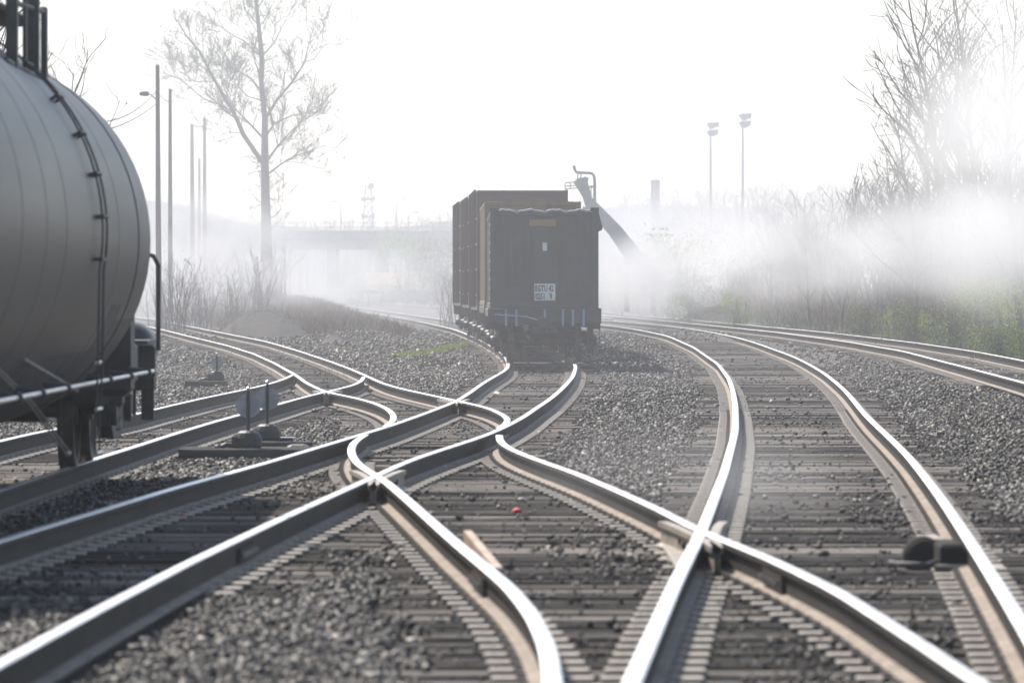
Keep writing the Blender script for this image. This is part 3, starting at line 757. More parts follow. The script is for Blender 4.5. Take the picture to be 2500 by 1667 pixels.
mb = MB(); mb.box(-.30, .30, y+.022, y+.05, .135, H-.35, bev=.006); mb.box(-.85, -.45, y+.03, y+.05, .5, H-.5, bev=.006); mb.build('end_panel', M_contb, root)
mb = MB(); mb.box(-.335, .25, y-.006, y+.012, H-.345, H-.19, bev=.004); mb.build('placard', M_sign, root)
mb = MB(); mb.box(-.04, .06, y+.008, y+.02, H-.88, H-.70, bev=.003); mb.build('sticker', M_white, root)
pl = MB().box(-.22, .24, y+.004, y+.018, .165, .535, bev=.003).build('number_panel', M_white, root)
def text(s, x, z, size, parent, yy, mat_=M_black, sx=1.):
    cu = bpy.data.curves.new('lettering', 'FONT'); cu.body = s; cu.size = size; cu.extrude = .002; cu.resolution_u = 2; cu.offset = .004
    o = bpy.data.objects.new('tmp_text', cu); C.objects.link(o)
    bpy.context.view_layer.update()
    me = bpy.data.meshes.new_from_object(o.evaluated_get(bpy.context.evaluated_depsgraph_get())); bpy.data.objects.remove(o)
    me.materials.clear(); me.materials.append(mat_)
    q = bpy.data.objects.new('lettering', me); C.objects.link(q); q.parent = parent; q.location = (x, yy, z); q.rotation_euler = (math.pi/2, 0, 0); q.scale = (sx, 1, 1)
    return q
text('EGTU 42', -.205, .37, .185, pl, y+.0005, sx=.575)
text('0251   9', -.20, .195, .185, pl, y+.0005, sx=.60)
# torn tarp strips over the top edge
mb = MB(); n = 26
for k in range(n):
    a = -1.0+2.06*k/n; b = -1.0+2.06*(k+1)/n
    z0 = H+.015+.022*math.sin(k*.9)+.012*math.sin(k*2.3); z1 = H+.015+.022*math.sin((k+1)*.9)+.012*math.sin((k+1)*2.3)
    mb.add([(a, y-.012, z0-.035), (b, y-.012, z1-.035), (b, y-.012, z1), (a, y-.012, z0), (a, y+.3, z0-.03), (b, y+.3, z1-.03), (b, y+.3, z1+.012), (a, y+.3, z0+.012)],
           [(0, 1, 2, 3), (3, 2, 6, 7), (4, 7, 6, 5), (0, 4, 5, 1)])
mb.build('tarp_edge', M_target, root)
mb = MB()
for s in (-1, 1):
    a, b = sorted((s*1.01, s*1.2)); mb.box(a, b, y-.02, y+.14, H-.02, H+.07, bev=.01)
mb.add([(1.19, y-.0, H-.28), (1.19, y-.0, H-.02), (1.28, y, H-.36), (1.27, y, H-.42), (1.19, y, H-.46), (1.19, y+.14, H-.28), (1.19, y+.14, H-.02), (1.28, y+.14, H-.36), (1.27, y+.14, H-.42), (1.19, y+.14, H-.46)],
       [(0, 1, 2, 3, 4), (9, 8, 7, 6, 5), (1, 6, 7, 2), (2, 7, 8, 3), (3, 8, 9, 4)])
mb.build('corner_casting', M_cont, root)
mb = MB()
for k in range(9): mb.box(-1.205, -1.19, y+.02, y+.12, .2+k*.2, .26+k*.2, bev=.003)
mb.build('side_lug', M_shiny, root)
flatcar(141.6, 154.6, 'second flat car of the train, under the ochre container')
root, L, H, w = container(142.8, 153.8, 3.87, 1.21, M_yel, 'ochre_container', 'ochre yellow container with a low ridged top behind the dark one', sag=.12, roofm=M_yel)
mb = MB(); mb.box(.35, .47, -L/2-.01, -L/2+.03, .3, H-.05, bev=.005); mb.box(-.9, -.82, -L/2-.01, -L/2+.03, .3, H-.05, bev=.005); mb.build('end_post', M_brn, root)
mb = MB(); mb.box(-w+.14, w-.14, -L/2+.03, -L/2+.07, .12, H-.02); mb.build('end_wall', M_yel, root)
spans = [(156.6, 166.4, 4.42, 'first tall oxide brown ribbed container behind the ochre one'), (168.2, 178.0, 4.44, 'middle tall oxide brown ribbed container of the three'), (179.8, 189.6, 4.50, 'last tall oxide brown ribbed container at the left end of the train')]
for k, (a, b, zt, lab) in enumerate(spans):
    flatcar(a-.6, b+.6, ('third', 'fourth', 'fifth')[k]+' flat car of the train, under a brown container')
    root, L, H, w = container(a, b, zt, 1.24, M_brn, 'brown_container', lab, corr=.05)
    mb = MB(); mb.box(-w+.14, w-.14, -L/2+.03, -L/2+.07, .12, H-.12); mb.build('end_wall', M_brn, root)
    for yy in np.linspace(-L/2+1.2, L/2-1.2, 4):
        for s in (-1, 1):
            q0, q1 = sorted((s*w, s*(w+.07))); MB().box(q0, q1, yy-.06, yy+.06, -.1, H+.04, bev=.01).build('side_post', M_brn, root)
    mb = MB()
    for yy in np.linspace(-L/2+.3, L/2-.3, 9):
        for zz in (.2, .9, 1.6, 2.3): mb.box(-w-.03, -w, yy-.03, yy+.03, zz, zz+.05)
    mb.build('side_lug', M_shiny, root)

# ------------------------------------------------------------------ bare trees
def add_branchlets(mb, rng, pts, rad, depth, density, spread, ln, up=.25, minr=.006, sides=3):
    """grow side branches from a chain"""
    if depth <= 0: return
    total = sum((pts[i+1]-pts[i]).length for i in range(len(pts)-1))
    n = max(1, int(total*density)); 
    for q in range(n):
        t = rng.uniform(.18, 1.)*(len(pts)-1); i = min(int(t), len(pts)-2); fr = t-i
        p = pts[i].lerp(pts[i+1], fr); r = rad[i]*(1-fr)+rad[i+1]*fr
        d = (pts[i+1]-pts[i]).normalized()
        a = Vector((rng.gauss(0, 1), rng.gauss(0, 1), rng.gauss(0, 1))); a = (a-d*a.dot(d))
        if a.length < .1: continue
        a.normalize()
        nd_ = (d*rng.uniform(.4, .9)+a*spread+Vector((0, 0, up))).normalized()
        l = ln*rng.uniform(.5, 1.15)*(1.1-.55*t/(len(pts)-1)); k = 5
        r0 = max(minr, min(r*.6, l*.02)); np_ = [p]; nr = [r0]; cur = nd_.copy()
        for s in range(k):
            cur = (cur+Vector((rng.gauss(0, .11), rng.gauss(0, .11), rng.gauss(.07, .09)))).normalized()
            np_.append(np_[-1]+cur*l/k); nr.append(max(minr*.8, r0*(1-(s+1)/k*.6)))
        mb.tube(np_, nr, sides, caps=False)
        add_branchlets(mb, rng, np_, nr, depth-1, density*1.45, spread, ln*.55, up*.8, minr, 3)
def chain(rng, p, d, l, r0, r1, k=7, wob=.1, up=.02):
    pts = [Vector(p)]; rad = [r0]; cur = Vector(d).normalized()
    for s in range(k):
        cur = (cur+Vector((rng.gauss(0, wob), rng.gauss(0, wob), rng.gauss(up, wob*.6)))).normalized()
        pts.append(pts[-1]+cur*l/k); rad.append(r0+(r1-r0)*(s+1)/k)
    return pts, rad

def big_tree():
    Yd = 262.; X0 = (612-CX)/F*Yd; zb = float(ground_z(X0, Yd))-.2
    root = empty('bare_tree', (X0, Yd, zb)); tag(root, 'tall bare forked tree standing in the fog left of the bridge', 'tree')
    rng = random.Random(21)
    def T(a, b, dy=0): 
        p = W(a*.36, b*.36, Yd); return Vector((p.x-X0, dy, p.z-zb))
    trunk = [Vector((0, 0, 0)), T(1702, 1700), T(1700, 1500), T(1694, 1250), T(1690, 1000), T(1690, 750), T(1668, 550), T(1672, 380), T(1652, 180), T(1632, 0), T(1640, -160), T(1625, -330)]
    tr = [.36, .29, .24, .21, .18, .14, .11, .125, .10, .075, .05, .02]
    mb = MB(); mb.tube(trunk, tr, 12); mb.build('trunk', M_bark, root, smooth=True)
    limbs = [([(1690, 1060), (1560, 860), (1500, 740), (1440, 620), (1380, 520), (1290, 340), (1200, 250), (1150, 140)], .17, -1.5),
             ([(1440, 690), (1400, 670), (1300, 630), (1150, 510), (1040, 480)], .07, -1), ([(1688, 890), (1600, 790), (1500, 690), (1420, 560), (1400, 420)], .08, 1),
             ([(1672, 590), (1590, 500), (1480, 420), (1430, 340)], .075, 1), ([(1665, 640), (1580, 620), (1520, 560), (1450, 570)], .05, -1), ([(1672, 370), (1560, 280), (1450, 210), (1400, 150)], .06, -1),
             ([(1672, 360), (1740, 270), (1800, 180), (1830, 90), (1880, 20)], .06, 1), ([(1692, 760), (1760, 640), (1850, 530), (1930, 400), (1960, 280), (1990, 160)], .11, 1.5),
             ([(1692, 880), (1760, 790), (1850, 745), (2000, 730), (2150, 745)], .075, -1.5), ([(1700, 1030), (1760, 940), (1830, 850), (1930, 760), (2060, 690)], .09, 1),
             ([(1700, 1120), (1790, 1050), (1880, 1000), (2000, 960), (2080, 940)], .07, -1), ([(1930, 400), (2000, 370), (2060, 300), (2100, 280)], .05, .5),
             ([(1702, 1400), (1760, 1380), (1790, 1340), (1800, 1320)], .06, .3), ([(1440, 620), (1470, 520), (1480, 440), (1540, 360)], .05, -.5), ([(1380, 520), (1250, 520), (1130, 440), (1060, 330)], .05, .5),
             ([(1550, 850), (1450, 850), (1350, 900)], .04, .6), ([(1640, 150), (1560, 60), (1540, -60), (1500, -160)], .05, .6), ([(1640, 60), (1700, -30), (1740, -130)], .05, -.6)]
    for pts, r, dy in limbs:
        n = len(pts); wp = []
        for i, (a, b) in enumerate(pts): wp.append(T(a+rng.gauss(0, 6)*(i > 0), b+rng.gauss(0, 6)*(i > 0), dy*i/(n-1)*1.4+rng.gauss(0, .1)*(i > 0)))
        rad = [.72*r*(1-.8*i/(n-1)) for i in range(n)]
        mb = MB(); mb.tube(wp, rad, 6, caps=False)
        add_branchlets(mb, rng, wp, rad, 3, 2.7, .8, 2.2, .35, .012)
        mb.build('limb', M_twig, root)
    mb = MB(); add_branchlets(mb, rng, trunk[5:], tr[5:], 3, 2.5, .85, 2.3, .35, .012); mb.build('upper_twigs', M_twig, root)
    mb = MB(); add_branchlets(mb, rng, trunk[1:5], tr[1:5], 3, 3.0, 1.2, 1.6, .05, .012); mb.build('low_twigs', M_twig, root)
big_tree()

def gen_tree(seed, H, r=.12, n_l=9, dens=1.2, ln=None, depth=3, spread=.55, minr=.008, start=.25):
    rng = random.Random(seed); root_pts, rad = chain(rng, (0, 0, -.3), (rng.gauss(0, .05), rng.gauss(0, .05), 1), H, r, r*.12, 9, .06)
    tm = MB(); tm.tube(root_pts, rad, 8); cm = MB()
    for k in range(n_l):
        t = rng.uniform(start, .92)*(len(root_pts)-1); i = int(t); p = root_pts[i].lerp(root_pts[i+1], t-i)
        th = rng.uniform(0, 6.28); l = (ln or H*.42)*rng.uniform(.6, 1.1)*(1.15-.6*t/9)
        pts, rd = chain(rng, p, (math.cos(th)*spread, math.sin(th)*spread, .75), l, max(.02, rad[i]*.55), .01, 6, .13, .04)
        cm.tube(pts, rd, 4, caps=False)
        add_branchlets(cm, rng, pts, rd, depth-1, dens, .75, l*.42, .25, minr)
    add_branchlets(cm, rng, root_pts[4:], rad[4:], depth, dens, .8, H*.22, .3, minr)
    return tm, cm
def gen_shrub(seed, H, stems=12, spread=.35, minr=.006, dens=1.4):
    rng = random.Random(seed); sm = MB(); tm = MB()
    for k in range(stems):
        th = rng.uniform(0, 6.28); s = rng.uniform(.02, spread)
        pts, rd = chain(rng, (rng.gauss(0, .25), rng.gauss(0, .25), -.15), (math.cos(th)*s, math.sin(th)*s, 1), H*rng.uniform(.55, 1.05), .028*H/3, .006, 7, .09)
        sm.tube(pts, rd, 4, caps=False); add_branchlets(tm, rng, pts, rd, 2, dens, .7, H*.26, .35, minr)
    return sm, tm
def leaf_cloud(rng_seed, n, rx, ry, H, size, tfn=None):
    """many small leaf faces clumped around random centres"""
    g = np.random.default_rng(rng_seed); nc = max(5, n//90)
    cc = np.stack([g.normal(0, rx*.42, nc), g.normal(0, ry*.42, nc), H*(.12+.8*g.random(nc)**.9)], 1)
    idx = g.integers(0, nc, n); p = cc[idx]+g.normal(0, 1, (n, 3))*np.array([rx*.17, ry*.17, H*.09]); p[:, 2] = np.abs(p[:, 2])
    s = size*g.uniform(.5, 1.2, n)
    a = g.normal(0, 1, (n, 3)); a /= np.linalg.norm(a, axis=1)[:, None]; b = np.cross(a, g.normal(0, 1, (n, 3))); b /= np.linalg.norm(b, axis=1)[:, None]
    a = a*s[:, None]; b = b*s[:, None]*.55
    V = np.stack([p-a, p+b, p+a, p-b], 1).reshape(-1, 3)
    Fq = np.arange(4*n).reshape(n, 4)
    tone = np.repeat(np.clip(.25+.5*g.random(nc)[idx]+g.normal(0, .1, n), 0, 1), 4)
    return V, Fq, tone

protos = {}
def tree_proto(name, seed, H, **kw):
    tm, cm = gen_tree(seed, H, **kw)
    root = empty(name); a = tm.build('trunk', M_bark, root, smooth=True); b = cm.build('crown', M_twig, root)
    return root
def shrub_proto(name, seed, H, leaf=None, nl=0, size=.05, **kw):
    sm, tm = gen_shrub(seed, H, **kw)
    root = empty(name); sm.build('stem', M_twig, root); tm.build('twigs', M_twig, root)
    if leaf:
        V, Fq, t = leaf_cloud(seed, nl, 1.1, 1.1, H, size); mesh_obj('foliage', V, Fq, leaf, root, tone=t)
    return root
index = 0
def put(proto, used, px, Yd, s, label, cat, group, rz=None, X=None, sz=None, sink=0.):
    """place the prototype itself first, copies later"""
    x = (px-CX)/F*Yd if X is None else X
    if proto.name in used:
        o = copy_tree(proto)
    else:
        used.add(proto.name); o = proto
    o.location = (x, Yd, float(ground_z(x, Yd))-sink); o.scale = (s, s, sz or s); o.rotation_euler = (0, 0, random.uniform(0, 6.28) if rz is None else rz)
    tag(o, label, cat, group); return o
used = set()
P_t = [tree_proto('bare_tree', 31+k, 9., r=.10, n_l=19, dens=1.9, minr=.010, start=.22) for k in range(3)]
P_s = [shrub_proto('bare_shrub', 51+k, 3.2, stems=22, dens=2.1, minr=.009, spread=.2) for k in range(3)]
P_g = [shrub_proto('green_shrub', 61, 2.2, M_leaf, 2600, .035, stems=9), shrub_proto('green_shrub', 62, 2.2, M_leafd, 2800, .04, stems=9)]
P_b = [shrub_proto('budding_shrub', 71, 3., M_blossom, 2200, .03, stems=12)]
index_kids()
def fD2(y): return float(RAILS['D1'][0](min(y, 320)))+.76
# trees along the right hand bank: distance, sideways offset from the main line, size
G_rt = 'bare trees on the right hand bank'
right_trees = [
    (P_t[0], 2185, 148, 1.12, 'tallest bare tree on the right bank, rising past the top edge'), (P_t[1], 2290, 140, 1.05, 'bare tree half lost in fog at the right picture edge'),
    (P_t[2], 2105, 158, .80, 'bare tree with drooping twigs just left of the tallest one'), (P_t[1], 2352, 128, .9, 'dark bare tree cut by the right picture edge'),
    (P_t[0], 2020, 182, .62, 'slender bare tree in the middle of the right bank'), (P_t[2], 1930, 196, .60, 'thin bare tree between the floodlights and the tall trees'),
    (P_t[1], 1862, 205, .56, 'small bare tree with upright twigs right of the floodlight poles'), (P_t[0], 1770, 240, .50, 'small bare tree below the taller floodlight pole'),
    (P_t[2], 2240, 165, .95, 'bare tree standing behind the tallest one'), (P_t[1], 2060, 176, .66, 'bare tree beside the slender one with a forked top'), (P_t[0], 2250, 152, 1.0, 'dense bare tree directly right of the tallest one'), (P_t[2], 2330, 160, 1.05, 'bare tree in the fog behind the one at the right edge'), (P_t[1], 2150, 168, .9, 'bare tree directly left of the tallest one')]
for p, px, Yd, s, lab in right_trees: put(p, used, px, Yd, s, lab, 'tree', G_rt)
random.seed(12)
sh_lab = 'leafless grey shrub in the thicket along the right hand main line'
for k in range(75):
    Yd = random.uniform(118, 300); x = fD2(Yd)+random.uniform(4.2, 9.5)
    px = CX+x/Yd*F
    if px > 2480 or px < 1420: continue
    put(P_s[k % 3], used, 0, Yd, random.uniform(.8, 1.5)*(1.15 if px > 1750 else .8), sh_lab, 'shrub', 'leafless shrubs in the right hand thicket', X=x)
gs = [(1560, 262, 1.9, 0, 'pale green leafing shrub left of the brush pile'), (1530, 290, 1.5, 0, 'yellow green shrub nearest the distant end of the main line'),
      (1690, 214, .7, 0, 'low bright green shrub just right of the brush pile'), (1590, 240, 1.15, 1, 'dark green shrub between pale green ones'),
      (2100, 152, .80, 1, 'dull green shrub below the slender bare trees'), (2200, 140, .85, 1, 'dark green shrub under the tallest bare tree'),
      (2270, 132, .95, 0, 'bright green leafy shrub near the right edge'), (2335, 124, .95, 0, 'bright green shrub touching the right picture edge'),
      (2060, 160, .6, 0, 'small green shrub behind the raised rails'), (2150, 144, .55, 0, 'small leafy green shrub beside the dull green one'), (1990, 168, .7, 1, 'dull green shrub at the foot of the bank'),
      (2300, 118, .6, 1, 'low dark shrub in the lower right thicket')]
for px, Yd, s, kk, lab in gs: put(P_g[kk], used, px, Yd, s, lab, 'shrub', 'leafing green shrubs on the right bank')
bs = [(1410, 330, 1.35, 'pale budding shrub just right of the freight cars'), (1440, 300, 1.1, 'pale budding shrub second from the freight cars'), (1490, 285, 1.4, 'tall pale budding shrub in the fog'),
      (1032, 240, .85, 'small pale budding shrub at the left end of the train'), (1470, 330, 1.6, 'pale budding shrub behind the others right of the train')]
for px, Yd, s, lab in bs: put(P_b[0], used, px, Yd, s, lab, 'shrub', 'pale budding shrubs')
# trees behind the tank car and round the poles on the left
lt = [(P_t[1], 10, 120, 1.15, 'bare tree showing behind the posts on top of the tank car'), (P_t[2], 90, 150, .9, 'thin bare tree with a long low branch behind the tank'),
      (P_t[0], 470, 300, .50, 'small bare tree beside the short poles'), (P_t[2], 510, 290, .42, 'small twiggy tree left of the tall forked tree'), (P_t[1], 540, 300, .36, 'smallest bare tree left of the tall forked tree')]
for p, px, Yd, s, lab in lt: put(p, used, px, Yd, s, lab, 'tree', 'bare trees on the left side')
ls = [(430, 250), (455, 235), (500, 245), (560, 250), (590, 240), (640, 255), (400, 225), (530, 235), (370, 240), (480, 260)]
for k, (px, Yd) in enumerate(ls): put(P_s[k % 3], used, px, Yd, random.uniform(.6, .95), 'leafless shrub in the weeds around the poles and the tall tree', 'shrub', 'leafless shrubs on the left bank')

# ------------------------------------------------------------------ weeds and grass (stuff)
def blades(name, n, xy, h0, h1, w, m, label, cat, lean=.25, wz=None):
    g = np.random.default_rng(len(name)+n); x, y = xy(g, n); z = ground_z(x, y) if wz is None else wz(x, y)
    h = g.uniform(h0, h1, n)*g.uniform(.5, 1, n); th = g.uniform(0, 3.14, n)
    dx, dy = np.cos(th)*w, np.sin(th)*w; lx, ly = g.normal(0, lean, n)*h, g.normal(0, lean, n)*h
    V = np.stack([np.stack([x-dx, y-dy, z-.03], 1), np.stack([x+dx, y+dy, z-.03], 1), np.stack([x+lx*.5+dx*.6, y+ly*.5+dy*.6, z+h*.6], 1), np.stack([x+lx, y+ly, z+h], 1)], 1).reshape(-1, 3)
    tone = np.repeat(np.clip(g.normal(.5, .2, n), 0, 1), 4)
    o = mesh_obj(name, V, np.arange(4*n).reshape(n, 4), m, tone=tone); tag(o, label, cat, None, 'stuff'); return o
def bank_xy(g, n):
    y = g.uniform(205, 330, n); xe = np.interp(y, _ey, _ex); x = xe+1.6+g.uniform(0, 1, n)*(tc_fn(y)-2.4-xe-1.6); return x, y
def bank_ok(g, n):
    x, y = bank_xy(g, n*2); c = tc_fn(y); k = (x < c-2.2) & (x > -.098*y) & (y > 212+8*np.sin(x*2)); x, y = x[k][:n], y[k][:n]
    m = n-len(x)
    if m > 0: x = np.concatenate([x, x[:m]+.1]); y = np.concatenate([y, y[:m]+.2])
    return x, y
blades('dry_weeds_grass', 48000, bank_ok, .2, .65, .0035, M_brush, 'tall dry brown weeds covering the left bank', 'dry grass')
def right_xy(g, n):
    y = g.uniform(100, 330, n); x = RAILS['D1'][0](np.minimum(y, 320))+.76+g.uniform(3.0, 11, n); return x, y
blades('thicket_undergrowth', 30000, right_xy, .2, 1.3, .006, M_brush, 'tangled dry undergrowth below the right hand thicket', 'undergrowth')
def right_green(g, n):
    y = g.uniform(100, 300, n); x = RAILS['D1'][0](y)+.76+g.uniform(2.6, 6, n)+np.sin(y*.5)*.4; return x, y
blades('green_undergrowth', 16000, right_green, .1, .7, .012, M_leafd, 'green undergrowth at the foot of the right hand thicket', 'undergrowth')
def strip_xy(g, n):
    t = g.random(n); px = 895+t*185; py = np.interp(t, [0, .35, .7, 1], [822, 822, 812, 802])+g.normal(0, 1.6, n)
    y = 1.58*F/(py-HY); return (px-CX)/F*y, y
blades('grass', 9000, strip_xy, .06, .13, .006, M_leaf, 'narrow strip of bright green grass left of the freight cars', 'grass')
def tufts(g, n):
    c = np.array([(1445, 1490), (1470, 1470), (1625, 1480), (1630, 1500), (1745, 1490), (1320, 1385), (1700, 1375), (1735, 1380)]); i = g.integers(0, len(c), n)
    y = 1.57*F/(c[i, 1]-HY)+g.normal(0, .2, n); return (c[i, 0]-CX)/F*y+g.normal(0, .035, n), y
blades('grass', 420, tufts, .03, .09, .002, M_leafd, 'few small green grass tufts between the nearest ties', 'grass')
def foot_xy(g, n):
    y = g.uniform(112, 170, n); x = (g.uniform(430, 900, n)-CX)/F*y; return x, y
blades('sparse_weeds_grass', 2200, foot_xy, .03, .22, .004, M_brush, 'sparse dry weeds around the dirt pile', 'dry grass')

# ------------------------------------------------------------------ dirt pile, brush pile
def heap(name, px, Yd, rx, ry, h, m, label, cat, seed, low=0.):
    g = random.Random(seed); x = (px-CX)/F*Yd; z = float(ground_z(x, Yd))-.08; n = 44; k = 16; v = [(0, 0, h)]; f = []
    for j in range(1, k+1):
        for i in range(n):
            t = 2*math.pi*i/n; q = j/k
            hh = h*(1-q**1.6)*(1+q*(.10*math.sin(t*3+seed)+.07*math.sin(t*7))); rr_ = q*(1+.10*math.sin(t*2+seed)+.06*math.sin(t*5))
            v.append((rx*rr_*math.cos(t)+g.gauss(0, .01), ry*rr_*math.sin(t), hh+g.gauss(0, .014)*(j < k)-(.1 if j == k else 0)))
    for i in range(n): f.append((0, 1+i, 1+(i+1) % n))
    for j in range(k-1):
        for i in range(n):
            a = 1+j*n+i; b = 1+j*n+(i+1) % n; f.append((a, a+n, b+n, b))
    o = mesh_obj(name, v, f, m); o.location = (x, Yd, z); tag(o, label, cat); return o
heap('dirt_pile', 602, 207, 1.75, 8, 1.0, M_dirt, 'dark mound of soil beyond the crossover on the left', 'dirt pile', 3)
heap('dirt_pile', 770, 190, .62, 4, .30, M_dirt, 'small low heap of soil right of the larger dark mound', 'dirt pile', 5)
M_bp = mat('brush_wood', (.16, .12, .09), (.06, .045, .035), rough=.9, scale=6)
def brush_pile():
    Yd = 240; x = (1632-CX)/F*Yd+.3; z = float(ground_z(x, Yd))+.25; rng = random.Random(9); mb = MB()
    for k in range(900):
        u = rng.gauss(0, .42); vq = rng.gauss(0, 1.2); hh = max(.02, (.62*math.exp(-(u/.9)**2*1.5)*rng.random()**.5)); t = rng.uniform(0, 6.28); l = rng.uniform(.15, .6)
        d = Vector((math.cos(t), math.sin(t), rng.uniform(-.3, .4))); p = Vector((u*1.6, vq, hh)); mb.tube([p, p+d*l*.5+Vector((0, 0, .02)), p+d*l], [.012, .01, .005], 3, caps=False)
    root = empty('brush_pile', (x, Yd, z)); tag(root, 'heap of cut brown brushwood beside the distant main line', 'brush pile'); mb.build('branches', M_bp, root)
    mb = MB(); n = 20; v = [(0, 0, .5)]; f = []
    for i in range(n):
        t = 2*math.pi*i/n; v.append((.6*math.cos(t), 2*math.sin(t), .32+.06*math.sin(5*t)))
    for i in range(n):
        t = 2*math.pi*i/n; v.append((1.05*math.cos(t), 3*math.sin(t), -.1))
    for i in range(n): j = (i+1) % n; f += [(0, 1+i, 1+j), (1+i, 1+n+i, 1+n+j, 1+j)]
    mb.add(v, f); mb.build('leaf_mould', M_dirt, root)
brush_pile()

# ------------------------------------------------------------------ poles
def utility_pole(px, ptop, Yd, r, label, lamp=False, lean=0.):
    x = (px-CX)/F*Yd; zb = float(ground_z(x, Yd))-.3; zt = W(px, ptop, Yd).z
    root = empty('utility_pole', (x, Yd, zb)); tag(root, label, 'utility pole', 'wooden utility poles on the left')
    MB().tube([(lean, 0, 0), (lean*.4, 0, (zt-zb)*.5), (0, 0, zt-zb)], [r*1.3, r*1.15, r*.85], 10).build('pole', M_pole, root)
    if lamp:
        h = W(px, 218, Yd).z-zb
        MB().tube([(0, 0, h-.25), (-.25, 0, h-.02), (-.4, 0, h+.05)], .03, 6).build('lamp_arm', M_dark, root)
        mb = MB(); mb.lathe([(0, -.75), (.08, -.7), (.11, -.5), (.09, -.36), (0, -.33)], 'x', (0, 0, h+.04), 12); mb.build('lamp_head', M_dark, root)
    return root, zb
utility_pole(362, 150, 230, .095, 'tallest wooden pole, carrying a small street lamp', True, .06)
utility_pole(391, 205, 240, .08, 'wooden pole just right of the tallest one')
utility_pole(441, 286, 285, .10, 'faint wooden pole in the fog, left one of the short pair', False, .05)
utility_pole(470, 271, 290, .09, 'faint wooden pole nearest the forked tree')
utility_pole(458, 362, 330, .08, 'shortest wooden pole between the two faint ones')
def wire(a, b, sag, label):
    pts = [a.lerp(b, t)-Vector((0, 0, sag*4*t*(1-t))) for t in np.linspace(0, 1, 17)]
    o = MB().tube(pts, .02, 4).build('overhead_wire', M_dark); tag(o, label, 'overhead wire', 'wires between the poles')
wire(W(362, 206, 230), W(20, 190, 130), 1.1, 'upper thin wire running from the tallest pole towards the tank car')
wire(W(362, 236, 230), W(60, 305, 135), .5, 'lower thin wire running from the tallest pole towards the tank car')
wire(W(364, 214, 230), W(391, 232, 240), .1, 'short wire joining the tallest pole and its neighbour')

def floodlight(px, pt, Yd, label):
    x = (px-CX)/F*Yd; zb = float(ground_z(x, Yd))-.3; H = W(px, pt, Yd).z-zb
    root = empty('floodlight_pole', (x, Yd, zb)); tag(root, label, 'floodlight pole', 'tall floodlight poles on the right')
    MB().tube([(0, 0, 0), (.0, 0, H)], [.14, .07], 10).build('pole', M_fl, root)
    s = Yd/F*.8
    for dz, w, dx in ((-8, 20, 8), (-30, 16, 7)):
        mb = MB(); z = H+dz*s
        mb.tube([(-5*s, 0, z-2*s), (12*s, 0, z+3*s)], .05, 6); mb.build('cross_arm', M_fl, root)
        for q, a in ((6, .3), (14, -.2), (-3, .2)):
            if q == 14 and w < 18: q = 12
            hb = MB(); hb.lathe([(.0, -.25), (.09, -.23), (.13, -.10), (.22, .16), (.23, .20), (0, .19)], 'x', (0, 0, 0), 12)
            o = hb.build('floodlight', M_fl, root); o.location = (q*s, 0, z+(3 if q > 10 else 0)*s-.05); o.rotation_euler = (0, .35+a, .4)
M_fl = mat('galvanised_pole', (.30, .31, .34), (.22, .23, .26), rough=.5, metal=.4)
floodlight(1632, 280, 420, 'shorter left one of two tall floodlight poles')
floodlight(1706, 260, 400, 'taller right one of two tall floodlight poles')

# ------------------------------------------------------------------ conveyor, chimney
M_blu = mat('weathered_blue_steel', (.13, .16, .20), (.08, .10, .13), rough=.6)
def conveyor():
    Yd = 244.; s = Yd/F; o0 = W(1350, 560, Yd); root = empty('loading_conveyor', (o0.x, Yd, float(ground_z(o0.x, Yd)))); tag(root, 'blue grey inclined loading conveyor with bent pipe rising behind the train', 'conveyor')
    b = Vector(root.location)
    def P(x, y, dy=0): return W(x, y, Yd)+Vector((0, dy, 0))-b
    def slab(name, pts, th, m):
        n = len(pts); v = [P(x, y, -th) for x, y in pts]+[P(x, y, th) for x, y in pts]
        return mesh_obj(name, v, [tuple(range(n)), tuple(reversed(range(n, 2*n)))]+[(i, n+i, n+(i+1) % n, (i+1) % n) for i in range(n)], m, root)
    slab('conveyor_body', [(1318, 420), (1338, 408), (1348, 412), (1360, 455), (1395, 490), (1425, 520), (1470, 575), (1530, 655), (1500, 665), (1440, 600), (1400, 540), (1345, 475), (1338, 452)], .35, M_blu)
    slab('head_housing', [(1317, 418), (1328, 410), (1338, 408), (1345, 406), (1352, 410), (1350, 420), (1340, 432), (1325, 430)], .5, M_blu)
    mb = MB(); mb.tube([P(1318, 380), P(1320, 390), P(1324, 396), P(1340, 397), P(1358, 398), P(1364, 403), P(1366, 415), P(1366, 520), P(1366, 700)], .065, 10); mb.build('bent_pipe', M_blu, root)
    mb = MB()
    for y in (420, 428, 434): mb.tube([P(1297, y), P(1326, y-2)], .025, 5)
    for x in (1298, 1310): mb.tube([P(x, 420), P(x, 435)], .025, 5)
    mb.tube([P(1328, 398), P(1326, 412)], .03, 5); mb.tube([P(1336, 398), P(1332, 412)], .03, 5)
    mb.tube([P(1350, 432), P(1358, 428), P(1366, 430)], .05, 6); mb.tube([P(1358, 428), P(1357, 470)], .025, 5)
    mb.build('walkway_railing', M_blu, root)
    mb = MB(); mb.tube([P(1345, 475), P(1345, 720)], .12, 6); mb.tube([P(1440, 590), P(1440, 716)], .12, 6); mb.tube([P(1500, 655), P(1500, 716)], .1, 6); mb.build('support_leg', M_blu, root)
conveyor()
M_brick = mat('grey_brick', (.22, .21, .22), (.15, .145, .15), rough=.9, scale=4)
